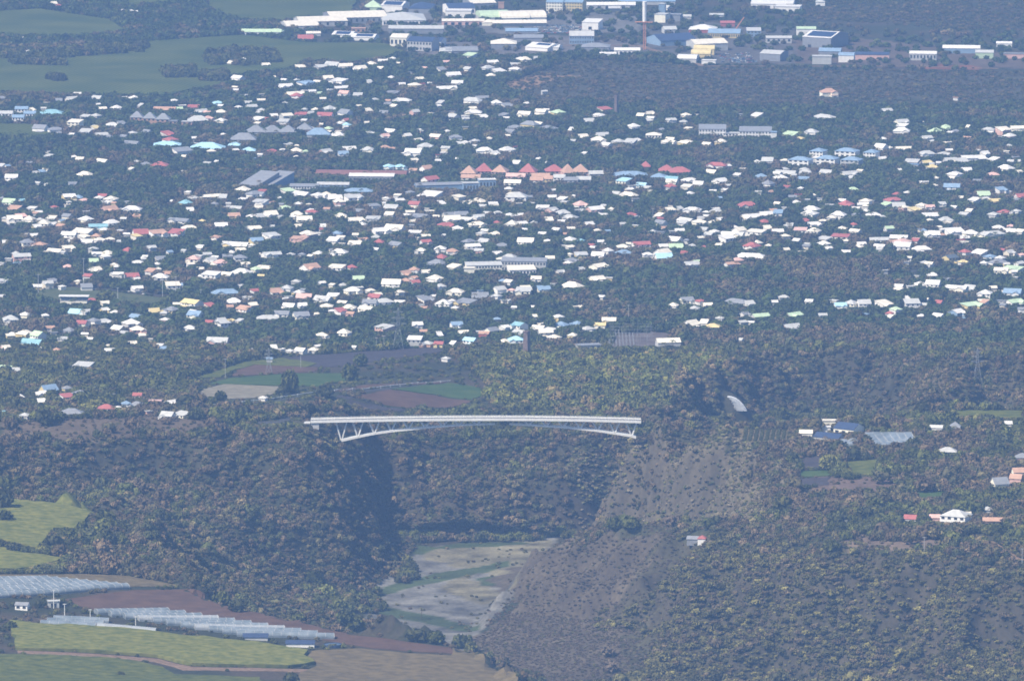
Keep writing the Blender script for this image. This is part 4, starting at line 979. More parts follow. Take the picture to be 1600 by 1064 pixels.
# small transformer hut on the slender pylon
# stone chimney of the old sugar mill
def chimney(px, py, hpx, wb, wt, label, mat, square=True):
    p = hits(px, py)[0]; h = hpx / (FPX / math.hypot(p[1] + CAM_D, CAM_H))
    root = empty('chimney', tuple(p), R(12)); tag(root, label, 'chimney')
    mb = MB(); n = 4 if square else 14; mb.cyl(0, 0, -2, h, wb, wt, n); mb.build('stack', mat, root)
    mb = MB(); mb.cyl(0, 0, h + .002, h + 1.0, wt * 1.2, wt * 1.2, n); mb.build('cap', mat, root)
    mb = MB(); mb.cyl(0, 0, -2.2, h * .18, wb * 1.25, wb * 1.2, n); mb.build('plinth', mat, root)
chimney(823, 561, 43, 4.0, 3.0, 'square dark stone chimney of an old mill beside the white houses', m_stone)
chimney(963, 184, 34, 3.0, 2.2, 'grey stone chimney behind the small red roof', m_stone)
LAND.append((823, 540, 'the stone chimney')); LAND.append((963, 168, 'the far chimney'))
# tower crane and mobile crane
p = hits(1007, 78)[0]; h = 78 / (FPX / math.hypot(p[1] + CAM_D, CAM_H))
cr = empty('tower_crane', tuple(p)); tag(cr, 'tall tower crane with orange lower mast rising in the industrial estate', 'crane')
mb = MB(); lattice(mb, [-1] + [h * k / 8 * .55 for k in range(1, 9)], [1.5] * 9, .5); mb.build('lower_mast', m_crane, cr)
mb = MB(); mb.cyl(0, 0, h * .55, h * .97, 2.6, 2.6, 10); mb.build('concrete_core', m_conc, cr)
mb = MB(); mb.bar((-12, 0, h * .56), (10, -4, h * .56), 1.0); mb.build('jib', m_crane, cr)
p = hits(1146, 52)[0]
cr2 = empty('mobile_crane', tuple(p), R(20)); tag(cr2, 'orange mobile crane with raised boom behind the blue hall', 'crane')
mb = MB(); mb.box(-5, 5, -1.6, 1.6, 1.0, 3.2); mb.box(-5, -2.5, -1.5, 1.5, 3.21, 4.8); mb.build('carrier', m_crane, cr2)
for x in (-3.6, -1.2, 1.2, 3.6):
    mb = MB(); mb.box(x - .6, x + .6, -1.7, 1.7, 0, 1.1); mb.build('wheel_pair', m_glass, cr2)
mb = MB(); mb.bar((2, 0, 3.2), (15, 0, 20), 1.0); mb.build('boom', m_crane, cr2)
LAND.append((1007, 60, 'the tower crane'))
# substation
B('substation_hall', 'low grey flat hall in front of the substation masts', 'substation hall', 922, 548, 36, 13, 5, 14, 'flat', 1, 'g', 'm', win=(4, 1), phrase='the substation')
B('substation_hall', 'pale gabled hall right of the substation masts', 'substation hall', 1046, 546, 36, 14, 7, 10, 'gable', 3, 'c', 'm', doors=1)
mb = MB()
sub = hits([965, 1035], [533, 530]); s0, s1 = sub[0], sub[1]
root = empty('substation', tuple(s0)); tag(root, 'dense grid of thin grey substation masts and crossbars', 'substation')
for r_ in range(5):
    x = 0; 
    L = s1[0] - s0[0]
    for c_ in range(8):
        px_ = L * c_ / 7 - 8 + rnd.uniform(-3, 3); py_ = -35 + r_ * 24
        z = float(ground(s0[0] + px_, s0[1] + py_)) - s0[2]
        hh = rnd.choice([7, 9, 11, 15])
        mb = MB(); mb.bar((px_, py_, z - 1), (px_, py_, z + hh), .16); mb.build('mast', m_lattice, root)
    mb = MB()
    z = float(ground(s0[0] + L / 2, s0[1] - 35 + r_ * 24)) - s0[2]
    mb.bar((-8, -35 + r_ * 24, z + 9), (L - 8, -35 + r_ * 24, z + 9), .14); mb.bar((-8, -35 + r_ * 24, z + 6), (L - 8, -35 + r_ * 24, z + 6), .12)
    for c_ in range(8):
        x = -8 + L * c_ / 13; mb.box(x - .6, x + .6, -36 + r_ * 24, -34.8 + r_ * 24, z, z + 3.2)
    tag(mb.build('crossbars', m_lattice, root), kind='stuff')
KEEP_OUT.append([tuple(a[:2]) for a in hits([955, 1045, 1040, 962], [546, 545, 520, 522])])
jet = hits(1168, 656)[0]
OBST.append((jet[0] - 9, jet[1] + 1, 14, 30)); OBST.append((jet[0] - 9, jet[1] + 9, 14, 30))
# road with a long white parapet through the fields
line = [(318, 636), (360, 632), (396, 628), (450, 621), (495, 614.5), (522, 612.5), (580, 608), (640, 602), (672, 599.5), (704, 597)]
LW = hits([a[0] for a in line], [a[1] for a in line])
root = empty('parapet_wall', tuple(LW[4])); tag(root, 'long low white parapet with posts along the field road', 'parapet')
o = LW[4]
def along(LW, step):
    out = []
    for a, b_ in zip(LW, LW[1:]):
        L = math.hypot(b_[0] - a[0], b_[1] - a[1]); n = max(1, int(L / step))
        out += [a + (b_ - a) * k / n for k in range(n)]
    out.append(LW[-1]); return [np.array([q[0], q[1], float(ground(q[0], q[1]))]) for q in out]
run = along(LW, 9.0)
mb = MB()
for a, b_ in zip(run, run[1:]): mb.bar(tuple(a - o + [0, 0, 1.5]), tuple(b_ - o + [0, 0, 1.5]), .35, .55)
mb.build('rail', m_conc, root)
for k, a in enumerate(run):
    if k % 2: continue
    mb = MB(); q = a - o; mb.box(q[0] - .25, q[0] + .25, q[1] - .25, q[1] + .25, q[2] - 1, q[2] + 2.1); mb.build('post', m_conc, root)
def ribbon(name, line, wid, mat, h=.25, **kw):
    run = along(hits([a[0] for a in line], [a[1] for a in line]), 8.0); vs, fs = [], []
    for k, a in enumerate(run):
        d = run[min(k + 1, len(run) - 1)] - run[max(k - 1, 0)]; d = d[:2] / (np.hypot(*d[:2]) + 1e-6); n = np.array([-d[1], d[0]]) * wid / 2
        for s in (-1, 1): x, y = a[:2] + n * s; vs.append((x, y, float(ground(x, y)) + h))
    for k in range(len(run) - 1): fs.append((2 * k, 2 * k + 1, 2 * k + 3, 2 * k + 2))
    o = link(name, mesh_from(name, vs, fs, [mat])); tag(o, kind='structure')
    KEEP_OUT.append([v[:2] for v in vs[0::2]] + [v[:2] for v in vs[1::2]][::-1])
ribbon('road', [(318, 638), (396, 630), (495, 616.5), (580, 610), (704, 599)], 6, m_asph)
ribbon('road', [(400, 661), (440, 660), (478, 658.5)], 9, m_asph, .4)
ribbon('earth_track', [(880, 72), (1000, 72), (1100, 104), (1240, 104), (1420, 104), (1560, 108)], 10, m_track)
ribbon('road', [(1548, 846), (1575, 862), (1592, 874), (1640, 880)], 4, m_track)
ribbon('road', [(1390, 434), (1430, 423), (1480, 418), (1600, 410)], 8, m_asph)
ribbon('road', [(0, 346), (120, 408), (200, 404), (300, 398)], 7, m_asph)
ribbon('road', [(160, 452), (265, 464)], 7, m_asph)
# dark small structure hanging in the slender pylon's field
B('hut', 'tiny blue grey hut beside the slender field pylon', 'hut', 421, 567, 9, 5, 4, 0, 'gable', 1.2, 'b', 'm')
B('hut', 'white hut and van sized block beside the parapet road', 'hut', 411, 627, 8, 4, 3.5, 0, 'flat', 1, 'w', 'w')
# cars
def car_mesh(c, name):
    mb = MB(); mb.box(-2.1, 2.1, -.85, .85, .35, 1.0, 0); mb.add([(-1.3,-.75,1.0),(1.5,-.75,1.0),(1.5,.75,1.0),(-1.3,.75,1.0),(-.7,-.65,1.5),(1.0,-.65,1.5),(1.0,.65,1.5),(-.7,.65,1.5)], [(4,5,6,7),(0,1,5,4),(1,2,6,5),(2,3,7,6),(3,0,4,7)], 1)
    for x in (-1.3, 1.3): mb.box(x - .33, x + .33, -.9, .9, 0, .34, 1)
    return mb.mesh(name, [ROOF[c], m_glass])
CM = {c: car_mesh(c, 'car') for c in 'wgrkb'}
def car(px, py, c, label, group=None, rz=None):
    p = hits(px, py)[0]; o = link('car', CM[c]); o.location = (p[0], p[1], p[2] + .3); o.rotation_euler = (0, 0, R(rnd.uniform(0, 180)) if rz is None else rz)
    tag(o, label, 'car', group); o.scale = (1.15, 1.15, 1.15)
for a in [(148, 453, 'w', 'white car left of the white kiosk behind the pitch'), (199, 457, 'w', 'white car on the road behind the round pitch tree'), (226, 461, 'w', 'white van like car nearest the pitch corner mast')]: car(*a, rz=-.2)
ORDW = ['first', 'second', 'third', 'fourth', 'fifth', 'sixth', 'seventh', 'eighth', 'ninth', 'tenth', 'eleventh', 'twelfth', 'thirteenth', 'fourteenth', 'fifteenth', 'sixteenth']
for j in range(6):
    n_ = 0
    for i in range(16):
        if rnd.random() > .72: continue
        c = rnd.choice('wwwgkbr')
        car(830 + 5.0 * i + (j % 2) * 2.2, 41.5 + 2.3 * j, c, f"{CNAME[c]} car, {ORDW[n_]} from the left in the {['back', 'second', 'third', 'fourth', 'fifth', 'front'][j]} row of the car park", 'cars in the estate car park'); n_ += 1
for k in range(60):
    u, v = rnd.uniform(1126, 1180), rnd.uniform(84, 99)
    c = rnd.choice('wwgkbr'); car(u, v, c, f'{CNAME[c]} wreck lying in the scrapyard right of the yellow vaults', 'cars in the scrapyard')
for p_ in ([(822, 38), (918, 38), (912, 57), (822, 57)], [(1120, 80), (1186, 80), (1186, 102), (1112, 102)]): KEEP_OUT.append([tuple(a[:2]) for a in hits([q[0] for q in p_], [q[1] for q in p_])])

# ---------------------------------------------------------------- houses of the town, each placed where the photo shows it
def house_spec(line):
    out = []
    for t in line.split(';'):
        f = t.split()
        if len(f) >= 4: out.append((float(f[0]), float(f[1]), float(f[2]), f[3], f[4] if len(f) > 4 else 'w'))
    return out
HS = house_spec('''3 157 8 g;112 158 18 m;92 160 10 g;152 156 16 w;210 155 16 w;272 160 12 w;153 165 6 w;182 171 16 w;160 172 12 c;219 168 8 w;47 175 14 c;133 188 14 w;150 186 14 m;63 206 22 g;87 208 24 g;112 212 10 w;133 209 18 m o;150 203 12 y;158 213 20 m;170 216 12 g;175 198 20 w;190 196 12 g;280 172 10 G;302 170 18 r;314 177 22 w;207 210 14 w;230 209 14 g;262 213 18 r;302 219 10 w;194 216 12 g;206 226 26 g;266 224 22 r;285 242 30 g;77 240 10 w;76 247 12 m;116 247 10 w;124 253 12 c;160 256 22 w;228 259 16 g;204 268 8 w;288 270 7 w;
2 263 8 w;11 262 8 b;54 272 9 w;66 271 10 b;133 276 26 w;18 283 20 w;59 289 10 w;72 291 5 w;
4 313 10 g;35 316 13 t;15 322 20 G;21 330 20 o;107 313 20 w;122 312 16 b;132 316 14 p;155 312 14 w;160 309 14 r;173 317 20 c;270 317 6 w;302 312 16 w;318 312 8 w;290 323 18 t;297 333 12 w;85 326 10 r;170 331 26 o p;206 333 30 w;216 341 16 o y;
22 348 24 c;33 345 16 p;45 349 18 c;68 355 20 w;82 353 12 w;96 356 14 o;96 348 10 b;80 344 14 c;105 344 14 g;134 349 20 w;153 357 30 t w;174 354 24 w;128 367 32 c;108 373 24 w;130 373 18 w;110 379 10 w;135 381 20 w;155 381 16 c;172 376 14 w;150 372 14 o;163 361 14 w;
219 368 24 r w;213 376 14 y;247 371 26 o w;275 371 22 r;280 351 34 g;296 359 26 w;316 347 10 y;8 384 8 w;42 385 20 g;62 385 20 o;86 395 24 w;107 391 18 w;72 395 8 w;100 397 8 w;33 407 28 w p;146 395 14 w;168 399 20 w;200 394 16 r;236 393 14 w;165 407 14 w c;222 408 12 w c;215 413 20 w;250 408 16 g;302 411 20 p;288 395 8 w;312 391 16 w;264 397 10 b;245 415 10 w;
146 412 14 G;106 419 14 p;183 420 11 w;148 425 18 w;178 431 12 w;185 435 16 w;138 438 14 r;205 434 22 r;235 431 14 o;262 431 14 o;250 440 26 w;213 438 10 w c;214 454 18 w;270 453 22 w;284 449 12 b;58 451 14 w;74 449 16 w;83 443 14 g;97 451 10 w;135 452 18 g;122 442 10 c;316 434 10 w;5 466 12 w y;125 492 36 l w;134 493 14 w;163 487 14 w;180 491 14 w;39 499 17 w c;71 496 11 w;16 506 24 m;213 498 20 b w;240 489 18 y;258 503 14 w;268 491 20 g;300 480 32 y w;302 490 14 w;305 499 22 b c;
108 520 18 g w;128 512 16 r w;146 508 18 g;163 506 26 m w;185 517 20 w;205 512 24 w;215 522 22 w p;222 528 10 w;296 517 20 w;38 528 26 c y;20 524 8 w;60 531 20 G;50 541 34 t w;8 550 14 w;88 549 12 o;64 548 12 w;140 532 11 w p;84 524 10 g;10 579 20 G y;24 584 14 m;130 579 28 m;68 622 24 w;65 632 12 w;105 628 20 r;105 614 14 g;125 618 22 g;33 624 6 w;38 653 16 w m;6 648 14 t;184 640 12 w;197 638 14 b;214 637 24 g;215 625 14 r w;268 633 20 w;262 652 20 m;284 651 24 m;232 647 10 w;
352 461 44 b c;365 475 26 w;396 480 21 w;328 481 16 r;359 483 10 o;384 490 26 o;417 500 34 w;440 499 24 g;345 504 14 w;361 503 12 y;374 505 10 w;327 506 15 r p;348 512 20 m;431 460 22 o;448 457 18 w;475 467 24 p;476 456 12 g;452 482 20 w;472 484 14 w;505 473 28 w;520 467 18 w;510 481 20 w;470 500 24 g;495 494 12 w;551 461 24 w;545 484 22 w;573 486 24 w;532 493 16 r;548 494 12 o;586 471 20 r c;578 480 22 g w;625 475 16 w c;600 479 30 m;612 450 30 w;624 463 14 w;340 541 34 m p;503 531 18 c;537 527 20 c w;601 519 28 m;552 546 10 w;394 549 6 w;428 548 9 w;440 550 8 w;453 551 11 w;470 551 17 w;490 550 17 w;495 544 12 w;411 625 12 w;697 563 12 w;
380 300 20 w;331 310 28 c w;348 312 12 w;397 309 28 g;450 302 20 G w;472 307 30 w;510 305 12 w;497 311 18 w;523 313 22 w;530 321 18 w;553 315 28 w;407 322 22 w;425 319 8 o;466 321 12 w;446 329 21 G;335 322 12 g;370 328 18 m;511 329 10 o;585 328 16 g;612 328 22 w;560 333 18 g;365 343 18 o y;394 341 18 w;408 341 12 w;422 342 20 c;464 338 20 c w;487 337 18 r w;475 349 24 c;532 341 24 w;557 348 24 w;566 353 12 w;583 348 22 m w;635 338 12 w;608 342 14 w;345 359 20 w;398 361 22 w b;507 356 14 w;500 361 8 r;466 357 12 w;481 372 26 w;424 375 24 w;337 377 18 o;368 386 44 w;400 382 20 b y;467 380 26 o p;520 380 18 w;526 371 16 b;530 401 26 w;554 385 20 w;595 367 28 w;617 363 30 c;588 373 14 w;592 382 16 r;620 389 24 g;588 393 10 w;328 411 18 w;424 404 30 w;498 399 16 w;486 403 10 w;375 409 20 g;345 417 20 p;412 422 26 w;400 427 14 G;378 429 30 w;355 432 18 c w;408 433 10 y;330 435 26 w;484 425 28 o;526 425 24 c;550 424 14 r;560 438 18 G;632 431 20 o;634 441 16 o y;502 445 12 w;
648 325 18 r;717 314 18 w;730 320 20 w c;748 317 26 w;755 325 12 w;692 322 9 w;848 328 20 w;862 334 16 w;880 336 22 w;890 342 24 w;930 333 26 w;907 326 20 p;955 329 12 c;878 315 14 w;658 341 24 g w;682 341 10 c y;700 342 16 g;720 338 22 g;645 348 12 c;706 349 26 w;727 347 20 w;748 345 18 w;745 357 28 w;697 355 32 r p;715 360 16 w;762 336 12 w;778 336 18 w;797 340 20 w;815 340 10 w;800 356 18 w;814 352 18 w;834 351 10 w;858 348 12 c;920 354 14 w;648 367 20 w;652 375 8 w;665 371 14 c;695 370 6 w;753 371 14 w;775 368 18 w;732 381 22 g;758 381 20 w;738 391 24 w;749 398 14 w;785 387 20 g w;822 384 26 w;856 379 14 w p;890 377 20 w;908 378 10 t;665 384 16 r;688 395 18 w;658 398 16 w;707 399 18 o;690 406 18 r w;684 415 30 g;708 422 20 c w;796 405 24 w;888 414 12 w;908 405 20 w;893 410 22 g;935 403 20 w;950 398 14 w;935 423 26 w;910 424 8 w;875 427 14 w;647 428 16 o;646 437 12 o;665 428 14 w;838 442 16 c;894 450 34 c;932 439 24 c w;680 442 22 w;688 454 16 w;796 447 14 c;850 456 20 b w;818 462 24 w;822 456 16 c;780 459 18 m;800 456 12 p;776 469 14 w;750 466 26 g m;712 463 26 c w;728 477 32 g y;693 481 24 w;665 471 24 g;660 480 8 w;648 448 14 r;
777 502 12 b;652 514 16 w;713 514 18 b;724 522 16 w;757 528 16 o r;768 520 20 g;788 518 14 w;812 515 20 t w;812 523 20 m w;806 538 24 l;648 538 22 w;668 540 18 m o;686 541 14 r y;687 528 8 w;735 539 20 l w;788 536 16 c;842 517 20 c;866 530 18 c;895 528 14 c y;858 520 20 m;918 518 20 w;938 515 18 y c;952 504 22 w;877 512 22 b;902 509 18 b;872 502 16 w;836 499 6 w;707 541 8 w;852 526 22 c;
963 306 12 w;982 307 30 c;983 298 12 w c;1015 303 10 w;1048 297 16 r w;1073 298 16 w;1050 284 20 t;1078 284 24 w;1050 290 18 w c;1092 291 16 w;1048 332 14 w;1063 330 8 w;1082 334 28 w;1030 340 12 w;985 339 16 r;1073 348 28 w;1067 355 14 w;1093 353 20 w;1115 350 14 w;1120 333 18 w;1099 363 12 w;1033 355 20 g;1038 358 10 o;1020 365 12 w;1168 327 30 r c;1172 342 28 w;1200 338 30 w;1216 339 14 b;1208 331 12 o;1194 350 18 r;1215 321 10 c;1244 319 14 w;1268 333 26 w;1265 340 26 w;1258 348 12 r;1273 354 18 w;1232 356 14 w;1251 366 20 p;1272 367 20 c;1145 370 36 w c;1137 379 24 w;1182 369 28 c w;1155 366 18 w;1215 365 18 w p;1200 361 12 w;1227 375 14 w;1246 379 12 w;1183 382 14 w;1124 385 10 w;1054 379 22 w;1056 389 22 G;1082 386 10 w;1100 388 10 r;973 389 20 w;975 398 26 b r;1002 388 28 r w;1035 401 24 w;1037 406 26 l w;1012 404 16 w;1068 397 18 r w;1082 417 24 w;1088 412 11 G;1173 405 50 w;1175 391 24 r;1152 413 18 p;1140 419 14 o;1228 393 10 w;1201 387 10 w;1073 476 20 g;1094 477 14 r;1106 479 14 w c;1152 476 42 g;1172 479 14 w;1225 467 16 w;1265 474 12 w;1052 484 16 w;1188 497 28 G m;1240 495 28 G;1080 510 22 c;1114 514 26 y;1100 509 12 w;1236 514 30 w p;1157 534 10 w;1125 500 14 w;1163 494 14 g;
1310 342 24 w;1300 346 14 w;1322 323 20 r;1317 316 13 w;1353 320 18 w;1396 319 28 r;1384 323 16 G;1405 326 20 w;1413 330 14 c w;1430 331 18 y w;1440 327 16 c;1453 329 14 p;1471 325 14 w;1491 327 10 w;1353 332 10 w;1365 339 24 w;1380 341 10 w;1338 338 12 g;1455 341 26 w;1478 346 22 w;1514 333 10 c;1508 341 16 w;1538 308 20 G;1554 317 18 y c;1523 319 16 w;1552 341 16 w;1570 335 20 r;1588 336 14 w;1594 310 16 r;1565 303 16 b;1503 311 10 w;1316 359 12 w;1334 354 12 r;1337 365 18 c;1314 373 28 r c;1288 377 20 w;1288 384 18 w;1374 378 32 w;1375 389 18 w;1405 374 28 w;1410 384 26 p;1430 379 12 r;1440 393 30 w;1410 392 26 w;1456 373 24 w;1492 369 28 w;1517 371 22 w;1550 372 42 w c;1560 358 18 w;1578 365 20 w;1580 356 12 p;1596 368 14 w;1389 363 14 G;1485 409 20 k y;1505 412 14 y;1508 400 16 r;1530 400 24 w;1547 404 18 b w;1567 393 9 r p;1577 401 14 w;1597 401 12 p;1560 413 26 g;1593 414 14 w;1583 424 32 G;1565 429 22 w;1458 434 17 w;1438 448 22 w;1458 449 22 w;1495 457 36 w;1518 454 22 w;1540 465 22 w;1583 464 28 b w;1585 475 28 G w;1519 484 34 G w;1538 477 12 o;1417 470 8 w;1428 477 28 b w;1447 471 10 w;1446 479 10 w y;1425 481 24 w;1468 476 12 r;1350 481 20 w;1330 481 20 w;1313 484 18 l;1382 480 22 w;1400 490 16 G;1390 492 11 r;1467 496 18 w;1495 495 20 w b;1390 501 8 c;1440 496 12 w;
1002 183 12 c;1015 180 14 c;1017 187 12 w;1012 192 10 w;1048 193 16 m;1072 185 14 w c;990 203 18 w;1035 205 12 g;967 224 20 w;985 225 18 w;997 222 10 w;1048 220 14 c;1043 227 20 c;1072 228 24 c;1105 229 14 w;1127 227 18 w;1156 181 8 w;1182 184 16 w;1290 185 38 w;1235 213 24 G y;1250 219 12 y;1268 212 22 m;1120 264 32 r w;1138 262 8 w;1112 273 18 c;1152 276 12 w;1183 256 12 w;1200 257 18 w;1190 278 18 b;1228 273 34 m;1220 281 20 w;1260 271 20 m;1255 282 18 b;1200 293 18 g;1204 302 8 o;1125 289 20 w;1137 293 10 w;975 289 20 l;1003 293 16 l;
1409 196 20 w;1410 203 16 w;1409 210 26 w;1462 208 22 G;1478 202 18 G;1440 194 7 w;1448 221 16 w;1458 223 10 w;1512 202 5 w;1545 208 20 m;1568 209 20 w;1590 206 22 w;1578 218 18 w;1384 175 20 m;1292 273 20 m w;1327 275 26 w;1345 269 10 c;1377 236 18 w;1390 233 10 w;1412 235 26 c;1378 250 14 w;1448 246 26 w;1475 243 18 m;1425 257 22 m b;1447 256 16 y c;1457 264 16 y;1435 269 6 w;1405 268 6 w;1485 254 20 m w;1503 256 20 w;1515 253 24 w;1530 251 22 w;1553 253 16 w;1538 246 14 w;1530 238 8 w;1580 254 10 w;1594 254 6 w;1492 278 22 w;1510 270 16 w;1552 276 20 p;1572 269 26 w;1594 273 10 w;1333 299 20 G w;1329 281 6 w;1460 293 10 w;1488 298 26 b;
648 138 20 c;655 126 13 w;664 108 8 p;734 92 18 G;697 99 10 p;732 113 14 m;769 102 18 w;762 111 20 m;780 114 20 w w;813 95 16 w;820 98 18 w;803 104 18 m;805 113 18 w;767 121 18 w;836 93 10 w w;690 112 12 g;708 122 22 w;715 135 18 w;697 141 34 w;753 155 22 g;738 163 34 m;776 166 16 w;793 167 16 g;688 164 10 m;648 180 14 w;674 179 8 w;708 184 16 w;740 179 28 w c;755 185 14 w;787 182 14 g;820 184 20 c;846 180 18 c;872 181 20 G;805 202 24 g w;828 200 28 g;858 203 28 g;842 200 18 w;798 208 18 g;657 208 7 w;699 208 9 w;681 219 18 c p;712 220 20 g;722 228 20 w;727 225 12 w;742 223 13 w;652 222 15 w;646 244 26 w;665 234 22 m;697 237 14 w;757 241 26 w;772 243 14 w;792 237 24 w;806 258 12 w;913 243 8 w;893 207 8 w;910 216 16 w;935 224 22 w;948 232 16 w;941 214 20 m;895 223 8 w;920 192 16 w;935 183 20 w;945 174 20 r c;646 269 12 o;666 269 18 o;672 286 26 r;
380 96 12 w;360 101 8 w;415 103 12 c;372 127 20 w;444 127 10 w;463 127 9 w;496 131 12 w;512 127 16 w;530 132 24 w;534 140 22 w;478 135 30 b;446 140 22 w;461 150 30 c y;463 155 18 r;499 148 8 G;504 157 10 c;578 132 8 w;613 147 20 g;559 151 14 m w;538 151 16 p;628 159 30 w;617 168 12 w;340 164 18 l w;345 178 18 w;325 178 12 p;386 163 14 m;393 169 16 m w;404 178 10 w;402 190 18 w;413 189 12 r;427 183 13 w;447 186 18 w;470 182 18 r;485 179 11 w;508 183 24 r;515 175 18 w;493 173 12 w;443 196 16 w;540 182 20 g;540 191 10 r;541 198 14 l;573 194 8 w;600 179 14 g;577 177 10 w;513 203 13 G;527 215 26 w;610 208 20 w;577 210 12 w;636 215 12 w;601 218 14 p;325 190 14 p;345 194 16 w;425 239 16 r;463 238 16 w;478 239 9 G;508 239 20 m p;545 236 22 w;575 240 22 w;602 234 18 o;617 234 9 o;635 243 12 w;536 246 16 b;607 266 18 l;625 266 16 l;470 107 16 c;500 107 20 m c;520 104 24 m c;540 108 22 c;562 112 20 c;580 102 14 w;598 98 16 w;614 95 14 w;622 101 10 w;596 110 12 c;35 60 7 c;44 84 14 w;84 8 10 c;92 10 8 r;192 18 8 w;205 19 9 w;215 20 9 w;1295 149 26 o;1494 155 8 o;1042 14 12 m;1030 66 12 m''')
HS = [h for h in HS]
SZ = {'w': 'white', 'c': 'cream', 'g': 'grey', 'r': 'red', 'o': 'orange', 'b': 'blue', 't': 'turquoise', 'l': 'pale blue', 'G': 'pale green', 'y': 'yellow', 'p': 'pink', 'k': 'dark', 'n': 'brown', 'm': 'pale grey'}
houses = []
HP = hits([h[0] for h in HS], [h[1] + 2.5 for h in HS])
for h, p in zip(HS, HP):
    sc = FPX / math.hypot(p[1] + CAM_D, CAM_H)
    w = h[2] / sc * .96
    kind = rnd.choice(['gable', 'gable', 'hip', 'hip', 'mono']) if w > 6 else rnd.choice(['gable', 'flat', 'mono'])
    d = min(w, 13) * rnd.uniform(.75, 1.0); d = max(d, 5)
    if h[2] >= 14 and rnd.random() < .45: hh = 5.8
    else: hh = rnd.uniform(3.0, 4.0)
    rise = d / 2 * math.tan(R(rnd.uniform(22, 33))) if kind != 'mono' else rnd.uniform(1.4, 3.4)
    wc = h[4]
    if wc == 'w' and rnd.random() < .3: wc = rnd.choice('cccmyp')
    houses.append(dict(px=h[0], py=h[1], w=w, d=d, h=hh, kind=kind, rise=rise, rc=(h[3] if h[3] != 'w' else rnd.choices('wcm', [5, 2.4, 2.6])[0]), wc=wc, x=p[0], y=p[1] + d / 2, rz=R(rnd.choice([-1, 1]) * rnd.uniform(5, 48)), wpx=h[2]))
# keep houses from standing in each other
for a in range(len(houses)):
    for b_ in range(a):
        A, Bb = houses[a], houses[b_]
        dx, dy = A['x'] - Bb['x'], A['y'] - Bb['y']
        need = (A['w'] + Bb['w']) * .5; needy = (A['d'] + Bb['d']) * .5 + 1
        if abs(dx) < need and abs(dy) < needy:
            push = (needy - abs(dy)) * (1 if dy >= 0 else -1); A['y'] += push
RIDGEWORD = {'gable': 'gabled', 'hip': 'hipped', 'mono': 'sloping', 'flat': 'flat'}
order = sorted(range(len(houses)), key=lambda i: -houses[i]['w'] * (houses[i]['h'] + houses[i]['rise']) / (houses[i]['y'] + CAM_D) ** 2)
single = set(order[:300])
near_cat = {}
for i in single:
    A = houses[i]
    best = min(LAND, key=lambda l: ((l[0] - A['px'])) ** 2 + ((l[1] - A['py']) * 2.2) ** 2)
    dx, dy = A['px'] - best[0], (A['py'] - best[1]) * 2.2
    if abs(dx) > 2 * abs(dy): rel = 'to the left of' if dx < 0 else 'to the right of'
    elif abs(dy) > 2 * abs(dx): rel = 'behind' if dy < 0 else 'in front of'
    else: rel = ('behind and left of' if dx < 0 else 'behind and right of') if dy < 0 else ('in front and left of' if dx < 0 else 'in front and right of')
    A['dist'] = math.hypot(dx, dy); A['rel'] = rel; A['lm'] = best[2]
    A['desc'] = f"{SZ[A['rc']]} {RIDGEWORD[A['kind']]} roof"
    near_cat.setdefault((A['desc'], rel, best[2]), []).append(i)
ORD = ['nearest', 'second nearest', 'third nearest', 'fourth nearest', 'fifth nearest', 'sixth nearest', 'seventh nearest', 'eighth nearest', 'ninth nearest', 'tenth nearest', 'eleventh nearest', 'twelfth nearest']
for key, ids in near_cat.items():
    ids.sort(key=lambda i: houses[i]['dist'])
    for k, i in enumerate(ids):
        A = houses[i]
        size = 'wide ' if A['wpx'] > 27 else ''
        wc = SZ[A['wc']]
        A['label'] = (f"{size}{wc} house with {key[0]} {key[1]} {key[2]}" if len(ids) == 1 else f"{wc} house with {key[0]}, {ORD[min(k, 11)]} {key[1]} {key[2]}")
        if len(A['label'].split()) > 16: A['label'] = (f"{key[0]} {key[1]} {key[2]}" if len(ids) == 1 else f"{key[0]}, {ORD[min(k, 11)]} {key[1]} {key[2]}")
def house_parts(A):
    body = walls_mb(A['w'], A['d'], A['h'], A['kind'], A['rise'])
    roof = roof_mb(A['w'], A['d'], A['h'] + .02, A['kind'], A['rise'], .6)
    if A['w'] > 10 and A['kind'] in ('gable', 'hip'):      # a lower wing or lean-to verandah
        s = 1 if (int(A['px']) % 2) else -1; w2, d2 = A['w'] * .45, A['d'] * .5
        x0 = s * A['w'] * .22; y0 = -A['d'] / 2 - d2 / 2
        body.box(x0 - w2 / 2, x0 + w2 / 2, y0 - d2 / 2, y0 + d2 / 2 - .01, -2.5, 2.3)
        roof.add([(x0-w2/2-.4,y0-d2/2-.4,2.3),(x0+w2/2+.4,y0-d2/2-.4,2.3),(x0+w2/2+.4,y0+d2/2,2.75),(x0-w2/2-.4,y0+d2/2,2.75),(x0-w2/2-.4,y0-d2/2-.4,2.45),(x0+w2/2+.4,y0-d2/2-.4,2.45),(x0+w2/2+.4,y0+d2/2,2.9),(x0-w2/2-.4,y0+d2/2,2.9)],
                 [(0,3,2,1),(4,5,6,7),(0,1,5,4),(1,2,6,5),(2,3,7,6),(3,0,4,7)])
    if A['w'] > 7 and int(A['px'] * 7 + A['py'] * 3) % 3:      # a cross wing with its own ridge
        s = 1 if (int(A['px'] * 5) % 2) else -1; w2, d2 = A['d'] * .9 + 3, A['w'] * .42
        for src, dst in ((walls_mb(w2, d2, A['h'] - .15, 'gable', d2 / 2 * .5), body), (roof_mb(w2, d2, A['h'] - .13, 'gable', d2 / 2 * .5, .5), roof)):
            dst.add([(-y + s * A['w'] * .26, x - A['d'] * .28, z) for x, y, z in src.v], src.f)
    return body, roof
sv, sf, scol = [], [], []
